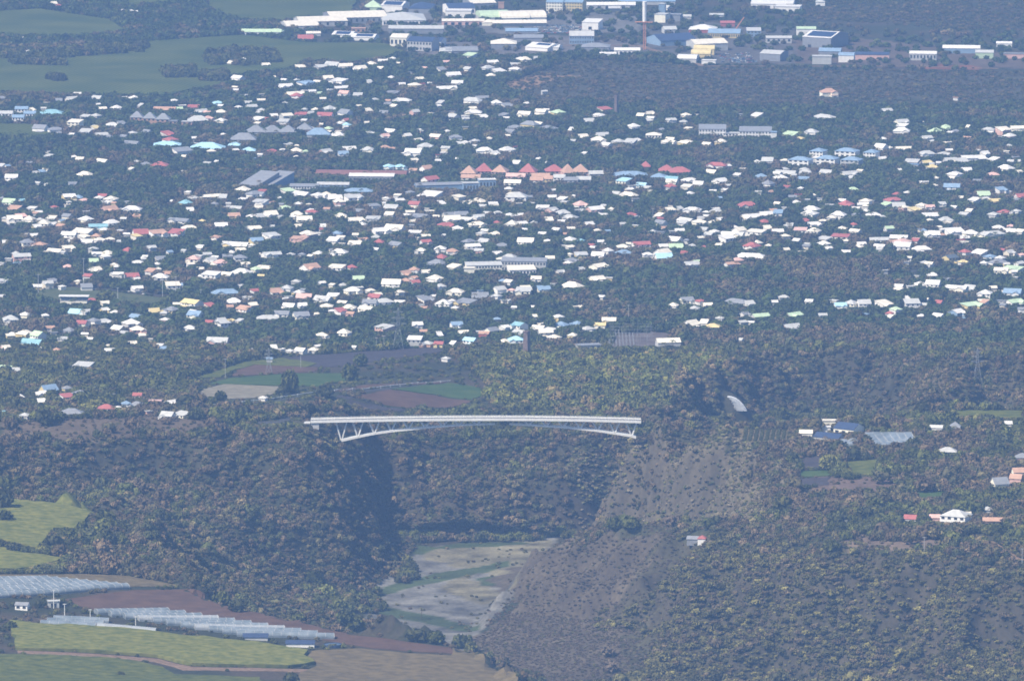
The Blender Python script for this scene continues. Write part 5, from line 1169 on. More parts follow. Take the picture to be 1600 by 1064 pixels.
for i, A in enumerate(houses):
    z = float(ground(A['x'], A['y']))
    OBST.append((A['x'], A['y'] - A['d'] / 2, A['w'] * .5, A['h'] + A['rise']))
    body, roof = house_parts(A)
    if i in single:
        root = empty('house', (A['x'], A['y'], z), A['rz']); tag(root, A['label'], 'house', 'houses of the town')
        body.build('walls', WALL[A['wc']], root); roof.build('roof', ROOF[A['rc']], root)
        if A['wpx'] >= 20 and A['py'] > 280:
            for k in range(3):
                o = link('window', window_mesh(1.6, 1.4), root); o.location = (-A['w'] / 2 + A['w'] * (k + .5) / 3, -A['d'] / 2, min(A['h'] - 1.1, 4.4)); 
    else:
        c, s_ = math.cos(A['rz']), math.sin(A['rz'])
        for mb, cc in ((body, PAL[A['wc']]), (roof, PAL[A['rc']])):
            k = len(sv)
            sv += [(A['x'] + c * x - s_ * y, A['y'] + s_ * x + c * y, z + zz) for x, y, zz in mb.v]
            sf += [tuple(q + k for q in f) for f in mb.f]; scol += [tuple(x * .95 for x in cc)] * len(mb.v)
# smaller roofs scattered between the others, as densely as the photo shows them
dens = [((0, 150, 330, 215), 30), ((330, 120, 640, 215), 60), ((640, 100, 860, 260), 60), ((330, 215, 700, 262), 30), ((0, 215, 330, 300), 14), ((0, 300, 320, 450), 95), ((320, 300, 640, 460), 120), ((640, 300, 960, 410), 110), ((640, 410, 960, 490), 40),
        ((960, 285, 1280, 400), 80), ((1280, 280, 1600, 400), 110), ((1380, 400, 1600, 500), 50), ((960, 170, 1280, 285), 24), ((1370, 190, 1600, 280), 36), ((0, 440, 320, 560), 36), ((320, 460, 640, 520), 40), ((640, 495, 960, 540), 26), ((1050, 470, 1300, 520), 14), ((1300, 470, 1380, 500), 10)]
cand = []
for (x0, y0, x1, y1), n in dens:
    for _ in range(int(n * .85)): cand.append((rnd.uniform(x0, x1), rnd.uniform(y0, y1)))
CP = hits([c[0] for c in cand], [c[1] for c in cand])
OB = np.array(OBST)
ox = list(OB[:, 0]); oy = list(OB[:, 1])
small = []
for (u, v), p in zip(cand, CP):
    if any(inside(np.array([p[0]]), np.array([p[1]]), K)[0] for K in KEEP_OUT): continue
    if np.min(np.hypot((np.array(ox) - p[0]), (np.array(oy) - p[1]) * .8)) < 12: continue
    if fbm(np.array([p[0]]), np.array([p[1]]), 90, 333, 2)[0] < .43: continue
    ox.append(p[0]); oy.append(p[1])
    w = rnd.uniform(5, 9.5); kind = rnd.choice(['gable', 'hip', 'mono', 'flat']); d = w * rnd.uniform(.6, .95)
    rc = rnd.choice('wwwwwwwwwcccccmmmmggrob'); wc = rnd.choice('wwwwcccmmy')
    A = dict(px=u, py=v, w=w, d=d, h=rnd.uniform(2.7, 5), kind=kind, rise=d / 2 * .52 if kind != 'mono' else 1.2, rc=rc, wc=wc)
    body, roof = house_parts(A); rz = R(rnd.uniform(-35, 35)); c, s_ = math.cos(rz), math.sin(rz)
    OBST.append((p[0], p[1], w * .5, A['h'] + A['rise']))
    for mb, cc in ((body, PAL[wc]), (roof, PAL[rc])):
        k = len(sv)
        sv += [(p[0] + c * x - s_ * y, p[1] + s_ * x + c * y, p[2] + zz) for x, y, zz in mb.v]
        sf += [tuple(q + k for q in f) for f in mb.f]; scol += [tuple(x * .92 for x in cc)] * len(mb.v)
m_sh, nt, b = new_mat('small_house_paint')
at = nt.nodes.new('ShaderNodeAttribute'); at.attribute_name = 'col'; nt.links.new(at.outputs['Color'], b.inputs['Base Color'])
me = mesh_from('small_houses', sv, sf, [m_sh]); set_col(me, np.array(scol, np.float32))
o = link('distant_houses', me); tag(o, 'the smaller far houses of the town between the trees', None, None, 'stuff')
# ---------------------------------------------------------------- trees and scrub
def leaf_mat(name, source):
    m, nt, b = new_mat(name)
    if source == 'inst':
        a = nt.nodes.new('ShaderNodeAttribute'); a.attribute_type = 'INSTANCER'; a.attribute_name = 'tint'; c = a.outputs['Color']
    else:
        a = nt.nodes.new('ShaderNodeObjectInfo'); c = a.outputs['Color']
    v = nt.nodes.new('ShaderNodeAttribute'); v.attribute_name = 'v'
    vm = nt.nodes.new('ShaderNodeVectorMath'); vm.operation = 'MULTIPLY'
    nt.links.new(c, vm.inputs[0]); nt.links.new(v.outputs['Color'], vm.inputs[1])
    nt.links.new(vm.outputs[0], b.inputs['Base Color'])
    tl = nt.nodes.new('ShaderNodeBsdfTranslucent'); mxs = nt.nodes.new('ShaderNodeMixShader'); mxs.inputs[0].default_value = .0
    nt.links.new(vm.outputs[0], tl.inputs['Color']); nt.links.new(b.outputs[0], mxs.inputs[1]); nt.links.new(tl.outputs[0], mxs.inputs[2])
    nt.links.new(mxs.outputs[0], nt.nodes['Material Output'].inputs['Surface'])
    b.inputs['Roughness'].default_value = .9; b.inputs['Specular IOR Level'].default_value = .08
    return m
m_leaf_i, m_leaf_o = leaf_mat('foliage', 'inst'), leaf_mat('foliage_single', 'obj')
def crown_mesh(name, seed, lobes, leaves, mat, flat=.8, trunk=True, leafsize=.22, kind='broad'):
    r = random.Random(seed); bm = bmesh.new(); lay = bm.verts.layers.float_color.new('v')
    if kind == 'palm':
        for k in range(11):
            a = k * 2 * math.pi / 11 + r.uniform(-.2, .2); up = r.uniform(.05, .5); prev = None
            for s in range(4):
                t = s / 3; d = t * .95; z = 2.6 + up * math.sin(t * 2.4) - .55 * t * t; wv = .16 * (1 - t * .8)
                p = Vector((math.cos(a) * d, math.sin(a) * d, z)); n = Vector((-math.sin(a), math.cos(a), 0)) * wv
                row = [bm.verts.new(p + n - Vector((0, 0, .06))), bm.verts.new(p), bm.verts.new(p - n - Vector((0, 0, .06)))]
                for q in row: q[lay] = (.9 + .3 * t,) * 3 + (1,)
                if prev:
                    bm.faces.new((prev[0], row[0], row[1], prev[1])); bm.faces.new((prev[1], row[1], row[2], prev[2]))
                prev = row
    for k in range(lobes if kind != 'palm' else 0):
        a = r.uniform(0, 6.28); rr = r.uniform(0, .55) if k else 0; s = r.uniform(.38, .62) if k else .68
        c = Vector((math.cos(a) * rr, math.sin(a) * rr, .62 + r.uniform(-.2, .35) * flat))
        g = bmesh.ops.create_icosphere(bm, subdivisions=2, radius=s)
        shade = r.uniform(.72, 1.2)
        for v in g['verts']:
            v.co = Vector((v.co.x, v.co.y, v.co.z * flat)) * r.uniform(.8, 1.14) + c
            v[lay] = (shade * r.uniform(.75, 1.25),) * 3 + (1,)
    for k in range(leaves if kind != 'palm' else 0):
        a = r.uniform(0, 6.28); u = r.uniform(-.35, 1); q = math.sqrt(max(0, 1 - u * u)); rad = r.uniform(.78, 1.08)
        c = Vector((math.cos(a) * q * rad, math.sin(a) * q * rad, .62 + u * flat * rad * .85))
        e1 = Vector((r.gauss(0, 1), r.gauss(0, 1), r.gauss(0, 1))).normalized(); e2 = e1.cross(Vector((r.gauss(0, 1), r.gauss(0, 1), r.gauss(0, 1)))).normalized()
        s = leafsize * r.uniform(.6, 1.3); sh = r.uniform(.6, 1.5)
        vs = [bm.verts.new(c + e1 * s), bm.verts.new(c + e2 * s * .7), bm.verts.new(c - e1 * s), bm.verts.new(c - e2 * s * .7)]
        for v in vs: v[lay] = (sh, sh, sh, 1)
        bm.faces.new(vs)
    nf = len(bm.faces)
    if trunk:
        h = 2.6 if kind == 'palm' else .6
        w0, w1 = (.07, .05) if kind == 'palm' else (.10, .06)
        c0 = [bm.verts.new((w0 * math.cos(i * 1.2566), w0 * math.sin(i * 1.2566), -.4)) for i in range(5)]
        c1 = [bm.verts.new((w1 * math.cos(i * 1.2566), w1 * math.sin(i * 1.2566), h)) for i in range(5)]
        for v in c0 + c1: v[lay] = (1, 1, 1, 1)
        for i in range(5): bm.faces.new((c0[i], c0[(i + 1) % 5], c1[(i + 1) % 5], c1[i]))
    me = bpy.data.meshes.new(name); bm.to_mesh(me); bm.free()
    me.materials.append(mat); me.materials.append(m_bark)
    idx = np.zeros(len(me.polygons), np.int32); idx[nf:] = 1; me.polygons.foreach_set('material_index', idx)
    return me
bank = bpy.data.collections.new('tree_bank')          # never linked to the scene: only a source of shapes
for i in range(6):
    bank.objects.link(bpy.data.objects.new('shape_%02d' % i, crown_mesh('crown_shape', 100 + i, 5 + i % 3, 110, m_leaf_i, .75 + .1 * (i % 3))))
for i in range(3):
    bank.objects.link(bpy.data.objects.new('shape_%02d' % (6 + i), crown_mesh('bush_shape', 200 + i, 3, 90, m_leaf_i, .7, False, .26)))
bank.objects.link(bpy.data.objects.new('shape_09', crown_mesh('palm_shape', 300, 0, 0, m_leaf_i, kind='palm')))

gt = bpy.data.node_groups.new('scatter_trees', 'GeometryNodeTree')
gt.interface.new_socket(name='Geometry', in_out='INPUT', socket_type='NodeSocketGeometry')
gt.interface.new_socket(name='Geometry', in_out='OUTPUT', socket_type='NodeSocketGeometry')
N = gt.nodes; L = gt.links
gi, go = N.new('NodeGroupInput'), N.new('NodeGroupOutput')
ci = N.new('GeometryNodeCollectionInfo'); ci.inputs['Collection'].default_value = bank
ci.inputs['Separate Children'].default_value = True; ci.inputs['Reset Children'].default_value = True
iop = N.new('GeometryNodeInstanceOnPoints'); iop.inputs['Pick Instance'].default_value = True
def named(nm, typ):
    a = N.new('GeometryNodeInputNamedAttribute'); a.data_type = typ; a.inputs['Name'].default_value = nm
    return a.outputs['Attribute']
L.new(gi.outputs[0], iop.inputs['Points']); L.new(ci.outputs[0], iop.inputs['Instance'])
L.new(named('idx', 'INT'), iop.inputs['Instance Index'])
L.new(named('scl', 'FLOAT_VECTOR'), iop.inputs['Scale'])
L.new(named('rot', 'FLOAT_VECTOR'), iop.inputs['Rotation'])
L.new(iop.outputs[0], go.inputs[0])
def scatter(name, P_, S_, I_, T_, label):
    me = bpy.data.meshes.new(name); n = len(P_)
    me.vertices.add(n); me.vertices.foreach_set('co', np.asarray(P_, np.float32).ravel())
    a = me.attributes.new('scl', 'FLOAT_VECTOR', 'POINT'); a.data.foreach_set('vector', np.asarray(S_, np.float32).ravel())
    rot = np.zeros((n, 3), np.float32); rot[:, 2] = rng.uniform(0, 6.28, n); rot[:, 0] = rng.normal(0, .08, n)
    a = me.attributes.new('rot', 'FLOAT_VECTOR', 'POINT'); a.data.foreach_set('vector', rot.ravel())
    a = me.attributes.new('idx', 'INT', 'POINT'); a.data.foreach_set('value', np.asarray(I_, np.int32))
    c = np.ones((n, 4), np.float32); c[:, :3] = T_
    a = me.attributes.new('tint', 'FLOAT_COLOR', 'POINT'); a.data.foreach_set('color', c.ravel())
    o = link(name, me); md = o.modifiers.new('scatter', 'NODES'); md.node_group = gt
    tag(o, label, None, None, 'stuff')
    return o

def grid_pts(x0, x1, y0, y1, s):
    gx, gy = np.meshgrid(np.arange(x0, x1, s), np.arange(y0, y1, s))
    gx = gx.ravel() + rng.uniform(-.45, .45, gx.size) * s; gy = gy.ravel() + rng.uniform(-.45, .45, gy.size) * s
    m = np.abs(gx) < (gy + CAM_D) * .0605 + 30
    return gx[m], gy[m]
def pz(poly): return poly_world(poly)
GREEN = np.array([(0.066, 0.074, 0.022), (0.086, 0.092, 0.026), (0.064, 0.068, 0.030), (0.115, 0.112, 0.034), (0.120, 0.094, 0.046)])
SCRUB = np.array([(0.118, 0.092, 0.056), (0.096, 0.088, 0.044), (0.140, 0.120, 0.055), (0.070, 0.076, 0.032), (0.160, 0.118, 0.070)])
OLIVE = np.array([(0.120, 0.112, 0.042), (0.155, 0.142, 0.050), (0.080, 0.078, 0.034), (0.230, 0.208, 0.072), (0.135, 0.106, 0.062)])
def pick(palette, n, wts): return palette[rng.choice(len(palette), n, p=np.array(wts) / sum(wts))]
def ok_mask(X, Y, grow=0):
    m = np.ones(len(X), bool)
    for K in KEEP_OUT: m &= ~inside(X, Y, K)
    return m
Z_FLANK = pz([(738, 994), (800, 902), (870, 850), (955, 836), (1010, 845), (1060, 872), (1000, 930), (950, 1000), (930, 1075), (835, 1075), (745, 1012)])
Z_HILL = pz([(955, 836), (1100, 830), (1300, 858), (1600, 895), (1660, 900), (1660, 1064), (1660, 1100), (840, 1100), (880, 1000), (955, 905)])
Z_BED = pz([(548, 940), (600, 905), (640, 864), (690, 850), (800, 844), (872, 837), (835, 872), (795, 930), (742, 995), (660, 992)])
Z_CLIFF = pz([(1005, 682), (1060, 692), (1130, 698), (1212, 716), (1230, 765), (1195, 802), (1150, 817), (1050, 822), (925, 828), (930, 790), (960, 745)])
Z_FAN = pz([(306, 886), (330, 890), (430, 930), (540, 965), (600, 985), (540, 985), (430, 956), (335, 922)])
bare = [pz([(0, 657), (90, 657), (200, 652), (320, 652), (330, 678), (200, 684), (100, 688), (-40, 690)]), pz([(1270, 745), (1420, 745), (1400, 775), (1280, 780)]), pz([(1300, 835), (1500, 845), (1480, 862), (1330, 852)]), pz([(1150, 670), (1240, 672), (1235, 692), (1160, 696)]), pz([(1425, 640), (1420, 610), (1460, 592), (1530, 590), (1500, 620), (1470, 645)])]
OB = np.array(OBST)
def hide_limit(X, Y, Ht, Rr):
    """lower or drop trees that would stand inside buildings or hide them"""
    keep = np.ones(len(X), bool); lim = Ht.copy()
    for bx, by, hw, bh in OB:
        dx = np.abs(X - bx); dy = by - Y
        inb = (dx < hw + Rr * .7) & (dy > -10 - hw * .5) & (dy < 5)
        keep &= ~inb
        cor = (dx < hw * .92 + Rr * .5) & (dy >= 5) & (dy < 60)
        lim = np.where(cor, np.minimum(lim, bh * .18 + .108 * dy), lim)
    for K in KEEP_OUT:
        a = np.array(K); x0, x1, y0, y1 = a[:, 0].min(), a[:, 0].max(), a[:, 1].min(), a[:, 1].max()
        c = np.where((X > x0 - 6) & (X < x1 + 6) & (Y > y0 - 60) & (Y < y1))[0]
        for d in (4, 8, 13, 20, 28, 38, 52):
            q = inside(X[c], Y[c] + d, K); lim[c[q]] = np.minimum(lim[c[q]], .8 + d * .12)
        for s in (-1, 1):
            q = inside(X[c] + s * Rr[c] * .8, Y[c], K); lim[c[q]] = np.minimum(lim[c[q]], 2.0)
    return keep, lim

# near gorge, walls, hill, right plateau
X, Y = grid_pts(-620, 640, -1170, 760, 5.2)
m = ok_mask(X, Y); X, Y = X[m], Y[m]
G = grad_at(X, Y); n = len(X); Zg = ground(X, Y)
fz = fbm(X, Y, 60, 141, 3); fz2 = fbm(X, Y, 18, 151, 2)
rad = rng.uniform(2.6, 4.6, n); hgt = rad * rng.uniform(1.0, 1.5, n); idx = rng.integers(0, 6, n)
tint = pick(GREEN, n, [3, 3, 3, 1.5, 1.5]); prob = np.full(n, .93)
sl = G > .22
ts = pick(SCRUB, n, [3, 3, 2, 3, 1]); tint = np.where(sl[:, None], ts, tint)
prob = np.where(G > .55, .8, prob)
brown = (fz > .55)
tint = tint * 1.15 * (1 + (fz2[:, None] - .5) * 1.1)
tint = np.where((brown & (Y < 300))[:, None], pick(SCRUB, n, [4, 2, 2, 2, 3]), tint)
rad = np.where(sl, rng.uniform(1.8, 3.6, n), rad); hgt = np.where(sl, rad * rng.uniform(.9, 1.5, n), hgt)
def setz(Zp, pal, w, r0, r1, pr, bush=True):
    global tint, rad, hgt, prob, idx
    q = inside(X + (fz - .5) * 150, Y + (fz2 - .5) * 50, Zp)
    tint = np.where(q[:, None], pick(pal, n, w), tint); rad = np.where(q, rng.uniform(r0, r1, n), rad); hgt = np.where(q, rad * rng.uniform(.8, 1.2, n), hgt)
    prob = np.where(q, pr, prob)
    if bush: idx = np.where(q, rng.integers(6, 9, n), idx)
    return q
setz(Z_HILL, OLIVE, [4, 2.2, 4, 1.1, 4], 1.8, 3.9, .9)
setz(Z_FLANK, np.array([(0.16, 0.125, 0.09), (0.14, 0.115, 0.075), (0.11, 0.11, 0.055), (0.17, 0.135, 0.095)]), [4, 3, .4, 3], .6, 1.4, .14)
setz(Z_BED, OLIVE, [2, 1, 2, .3, 1], .8, 1.8, .02)
setz(Z_CLIFF, np.array([(0.24, 0.205, 0.12), (0.27, 0.23, 0.15), (0.25, 0.23, 0.09), (0.15, 0.155, 0.07)]), [3, 3, 1, 2], 1.0, 2.4, .3)
setz(Z_FAN, OLIVE, [3, 2, 2, 1, 1], 1.2, 2.6, .6)
for bz in bare: setz(bz, SCRUB, [3, 2, 2, 2, 2], .8, 1.9, .3)
# tree clumps along the green strips of the bed
prob = np.where(inside(X, Y, Z_BED) & (fz2 > .66), .2, prob)
prob = np.where(inside(X, Y, Z_FLANK) & (fz > .56), .5, prob)
big = (rng.random(n) < .03) & ~inside(X, Y, Z_FLANK) & ~inside(X, Y, Z_BED) & ~sl
rad = np.where(big, rng.uniform(5, 7, n), rad); hgt = np.where(big, rad * 1.25, hgt)
palm = (rng.random(n) < .012) & ~sl & (Y > -560); idx = np.where(palm, 9, idx); rad = np.where(palm, 3.2, rad); hgt = np.where(palm, 3.6, hgt)
# leave the sight of the bridge abutments and struts clear
brz = (Y > -75) & (Y < 10) & (X > -186) & (X < 106)
hgt = np.where(brz, np.minimum(hgt, np.where(X < -150, 1.6, 2.5)), hgt)
prob = np.where((np.abs(Y) < 8) & (X > -200) & (X < 125) & (Zg > -14), 0, prob)
keep, lim = hide_limit(X, Y, hgt, rad)
keep &= (rng.random(n) < prob) & (lim > 1.0)
rad = np.where(lim < hgt, np.minimum(rad, lim), rad); hgt = np.minimum(hgt, lim)
Z_MID = pz([(300, 596), (440, 556), (690, 543), (760, 600), (766, 640), (640, 648), (500, 640), (320, 640)])
Z_TERR = pz([(-80, 898), (290, 903), (345, 950), (540, 990), (720, 1010), (800, 1050), (800, 1090), (-80, 1090)])
q = (inside(X, Y, Z_MID) | inside(X, Y, Z_TERR)) & keep
keep &= ~(q & (rng.random(n) < .8)); sm = q & (hgt > 2.2); hgt = np.where(sm, 2.2, hgt); rad = np.where(sm, 2.2, rad)
nearP = dict(X=X[keep], Y=Y[keep], r=rad[keep], h=hgt[keep], i=idx[keep], t=tint[keep] * rng.uniform(.75, 1.25, (keep.sum(), 1)), big=big[keep])

q = inside(X, Y, pz([(760, 560), (1130, 560), (1180, 650), (1000, 655), (760, 640)])); Q = q[keep]
nearP['t'][Q] = nearP['t'][Q] * np.array([1.35, 1.35, 1.15])
# a finer layer of low scrub on the slopes
X, Y = grid_pts(-560, 620, -900, 740, 2.9)
m = ok_mask(X, Y); X, Y = X[m], Y[m]; G = grad_at(X, Y)
jx = (fbm(X, Y, 60, 141, 3) - .5) * 150; jy = (fbm(X, Y, 18, 151, 2) - .5) * 50
zh, zf_, zc = inside(X, Y, Z_HILL), inside(X + jx, Y + jy, Z_FLANK), inside(X + jx, Y + jy, Z_CLIFF)
zb = inside(X, Y, Z_BED)
m = ((G > .25) & ((Y < 330) | (X > 100))) | zh | zf_ | zc | zb; X, Y, G, zh, zf_, zc, zb = X[m], Y[m], G[m], zh[m], zf_[m], zc[m], zb[m]; n = len(X)
fz = fbm(X, Y, 30, 191, 3)
tint = pick(SCRUB, n, [3, 3, 2, 2, 2])
tint = np.where(zh[:, None], pick(OLIVE, n, [4, 2.5, 3, .9, 4]), tint)
tint = np.where((zh & (fz > .58))[:, None], pick(OLIVE, n, [2, 4, 1, 3, 1]), tint)
tint = np.where(zf_[:, None], pick(np.array([(0.118, 0.092, 0.066), (0.098, 0.084, 0.052), (0.140, 0.110, 0.080), (0.11, 0.105, 0.045)]), n, [3, 3, 2, 1]), tint)
tint = np.where(zc[:, None], pick(np.array([(0.17, 0.145, 0.085), (0.21, 0.175, 0.115), (0.20, 0.19, 0.07), (0.10, 0.11, 0.045)]), n, [3, 3, 2, 2]), tint)
tint = np.where(zb[:, None], pick(np.array([(0.15, 0.135, 0.08), (0.12, 0.12, 0.06), (0.16, 0.15, 0.11), (0.075, 0.085, 0.035)]), n, [3, 2, 3, 1.2]), tint)
rad = rng.uniform(.8, 2.2, n); hgt = rad * rng.uniform(.7, 1.3, n); rad = np.where(zf_, rng.uniform(.7, 1.5, n), rad); hgt = np.where(zf_, rad * .75, hgt); rad = np.where(zb, rng.uniform(.5, 1.2, n), rad); hgt = np.where(zb, rad * .5, hgt)
keep, lim = hide_limit(X, Y, hgt, rad)
keep &= (rng.random(n) < np.where(zb, .3, .88)) & (lim > .7) & ~((np.abs(Y) < 9) & (X > -176) & (X < 118))
scrubP = dict(X=X[keep], Y=Y[keep], r=rad[keep], h=hgt[keep], i=rng.integers(6, 9, keep.sum()), t=tint[keep] * rng.uniform(.7, 1.3, (keep.sum(), 1)))

# the wooded town and the plain beyond
X, Y = grid_pts(-900, 900, 760, 4800, 8.2)
m = ok_mask(X, Y); X, Y = X[m], Y[m]; n = len(X)
Z_PLAIN = pz([(780, 135), (900, 92), (1100, 104), (1300, 110), (1700, 112), (1700, 165), (1300, 172), (1100, 172), (980, 168), (830, 160)])
Z_ESTATE = pz([(440, 60), (560, -14), (1180, -14), (1260, 30), (1700, 62), (1700, 112), (1300, 110), (1000, 90), (640, 92)])
Z_TR = pz([(1240, -14), (1700, -14), (1700, 60), (1260, 40)])
fz = fbm(X, Y, 110, 171, 3)
TOWN = np.array([(0.048, 0.068, 0.022), (0.062, 0.084, 0.026), (0.050, 0.064, 0.028), (0.085, 0.098, 0.034), (0.095, 0.082, 0.042)])
rad = rng.uniform(3.0, 6.2, n); hgt = rad * rng.uniform(.9, 1.35, n); idx = rng.integers(0, 6, n)
tint = pick(TOWN, n, [3, 3, 3, 1.5, 1.2]); prob = np.full(n, .82)
tint = np.where((fz > .60)[:, None], pick(SCRUB, n, [3, 3, 1, 3, 1]), tint)
q = inside(X, Y, Z_PLAIN) | inside(X, Y, Z_TR)
prob = np.where(q, .45 + .3 * (fz > .5), prob); rad = np.where(q, rng.uniform(1.5, 3.6, n), rad); hgt = np.where(q, rad * .8, hgt); idx = np.where(q, rng.integers(6, 9, n), idx)
tint = np.where(q[:, None], pick(SCRUB, n, [2, 3, 1, 4, 1]), tint)
q = inside(X, Y, Z_ESTATE); prob = np.where(q, .10, prob); hgt = np.where(q, np.minimum(hgt, 5), hgt)
palm = (rng.random(n) < .03) & ~q & (Y < 3000); idx = np.where(palm, 9, idx); rad = np.where(palm, 3.4, rad); hgt = np.where(palm, 3.8, hgt)
keep, lim = hide_limit(X, Y, hgt, rad)
keep &= (rng.random(n) < prob) & (lim > 1.1)
rad = np.where(lim < hgt, np.minimum(rad, lim * 1.2), rad); hgt = np.minimum(hgt, lim)
farP = dict(X=X[keep], Y=Y[keep], r=rad[keep], h=hgt[keep], i=idx[keep], t=tint[keep] * rng.uniform(.75, 1.25, (keep.sum(), 1)))

# tree belts standing in the far cane plain
for pl in ([(318, 92), (350, 82), (430, 84), (436, 100), (380, 106), (330, 104)], [(256, 114), (300, 112), (300, 124), (262, 124)], [(312, 121), (352, 120), (350, 129), (318, 129)], [(130, 78), (230, 76), (222, 84), (140, 90), (60, 96), (0, 94), (0, 84)], [(75, 125), (100, 128), (92, 130)], [(20, 98), (100, 102), (100, 105), (20, 103)]):
    W = pz(pl); k = int(max(12, 90 * len(pl) / 4)); xs = rng.uniform(W[:, 0].min(), W[:, 0].max(), k * 3); ys = rng.uniform(W[:, 1].min(), W[:, 1].max(), k * 3)
    m = inside(xs, ys, W); xs, ys = xs[m], ys[m]; c = len(xs); rr = rng.uniform(3.5, 7, c)
    if len(pl) and c:
        kp, lm = hide_limit(xs, ys, rr * 1.2, rr); kp = kp & True
        for bx, by, hw, bh in OB: kp &= ~((np.abs(xs - bx) < hw + 4) & (by - ys > -12) & (by - ys < 45))
        xs, ys, rr = xs[kp], ys[kp], rr[kp]; c = len(xs)
        farP = dict(X=np.concatenate([farP['X'], xs]), Y=np.concatenate([farP['Y'], ys]), r=np.concatenate([farP['r'], rr]), h=np.concatenate([farP['h'], rr * 1.2]), i=np.concatenate([farP['i'], rng.integers(0, 6, c)]), t=np.concatenate([farP['t'], pick(GREEN, c, [3, 3, 3, 1, 1])]))

# the trees that show largest, and the ones standing alone, are objects of their own
single_mesh = [crown_mesh('crown', 400 + i, 6 + i % 3, 170, m_leaf_o, .75 + .12 * (i % 3), False) for i in range(5)]
mb = MB(); mb.cyl(0, 0, -.4, .62, .10, .06, 6)
for k in range(3): mb.bar((0, 0, .5), (.35 * math.cos(k * 2.1), .35 * math.sin(k * 2.1), .85), .05)
trunk_mesh = mb.mesh('trunk', [m_bark])
def tree(x, y, r, h, col, label, group=None, k=0):
    z = float(ground(x, y)) - .3
    root = empty('tree', (x, y, z), 0); tag(root, label, 'tree', group)
    c = link('crown', single_mesh[k % 5], root); c.scale = (r, r, h); c.rotation_euler = (0, 0, k * 1.7); c.color = (*col, 1)
    t = link('trunk', trunk_mesh, root); t.scale = (r, r, h)
lone = [(17, 984, 9, 1.1, 'round dark tree alone at the left end of the cane field'), (189, 1058, 7, .9, 'small round dark tree in the lower cane field'), (455, 1068, 12, .9, 'dark tree cut by the bottom edge in the dry field'), (355, 1048, 3, 1, 'tiny bush at the cane field path'),
        (453, 616, 13, 1.9, 'tallest dark leaning tree beside the straw field'), (440, 618, 9, 1.0, 'low dark tree at the foot of the tall leaning tree'), (563, 572, 11, 1.1, 'round tree in front of the dark ploughed strip'), (546, 596, 12, 1.4, 'dark square crowned tree at the right end of the green field'),
        (508, 622, 13, 1.1, 'broad tree standing on the parapet road'), (345, 628, 9, 1.3, 'dark tree left of the straw field, right one of two'), (330, 631, 7, 1.2, 'dark tree left of the straw field, left one of two'), (481, 645, 11, .9, 'round tree on the yellow green slope above the bridge end'), (512, 640, 10, .6, 'flat dark tree right of the round one above the bridge end'),
        (165, 474, 15, .9, 'large round tree standing on the football pitch'), (25, 475, 11, 1, 'dark tree at the left end of the pitch'), (50, 476, 8, 1, 'small dark tree by the pitch wall'), (68, 478, 8, 1, 'second small dark tree by the pitch wall'),
        (60, 949, 6, 1.2, 'left one of the trees between the two farm sheds'), (69, 946, 6, 1.3, 'right one of the trees between the two farm sheds'), (96, 946, 7, 1.1, 'dark tree right of the pale open shed'), (206, 978, 4, 1, 'dark bush between the greenhouse rows'), (426, 1003, 4, 1.1, 'small dark tree between the two blue roofed sheds'), (240, 984, 4, 1, 'dark bush at the end of the white tunnel'),
        (5, 795, 16, 1.4, 'big dark tree cut by the left edge above the cane terrace'), (8, 815, 12, 1, 'dark tree under the big one at the left edge'), (105, 848, 14, 1.2, 'tallest dark tree between the cane terraces'), (85, 860, 14, 1.1, 'broad dark tree left of the tallest one between the terraces'), (130, 842, 14, 1.1, 'round tree right of the tallest one between the terraces'), (170, 836, 14, 1.2, 'tree at the upper terrace tip'), (22, 862, 12, .8, 'dark hedge tree left of the lower terrace'), (40, 864, 10, .8, 'second dark hedge tree by the lower terrace'),
        (345, 945, 13, 1, 'dark tree on the gorge edge at the ploughed field corner'), (370, 955, 13, .9, 'second dark tree on the gorge edge by the ploughed field'), (540, 975, 14, 1.1, 'dark tree at the tip where the gorge opens'), (555, 985, 14, 1, 'broad tree below the gorge opening'), (650, 1000, 15, .9, 'broad dark tree on the terrace rim'), (680, 1004, 14, .9, 'dark tree right of the broad one on the terrace rim'), (720, 1012, 13, 1, 'tree at the narrow end of the terrace rim'), (70, 665, 14, 1.3, 'large dark tree in the brown field on the gorge rim'), (86, 660, 10, 1, 'smaller dark tree in the brown field on the gorge rim'),
        (1298, 862, 13, 1, 'dark tree at the hill top left of the bare strip'), (1120, 1002 - 180, 10, 1, 'dark tree on the hill crest'), (960, 828, 12, 1, 'round dark tree at the left end of the hill crest'), (985, 826, 13, 1, 'second round tree on the left hill crest'), (1420, 800, 12, 1, 'dark tree behind the bright red roof'), (1110, 825, 13, .9, 'wide dark tree right of the crest middle')]
LP = hits([a[0] for a in lone], [a[1] for a in lone])
for k, (a, p) in enumerate(zip(lone, LP)):
    sc = FPX / math.hypot(p[1] + CAM_D, CAM_H); r = a[2] / sc
    tree(p[0], p[1], r, r * a[3] * 1.15, tuple(GREEN[k % 3] * .95), a[4], k=k)
u_, v_ = to_px(nearP['X'], nearP['Y'], ground(nearP['X'], nearP['Y']))
sizepx = nearP['r'] * FPX / np.hypot(nearP['Y'] + CAM_D, CAM_H)
elig = (v_ > 590) & (nearP['i'] < 6) & (u_ > 0) & (u_ < 1600) & (v_ < 1060) & (nearP['r'] > 3.4)
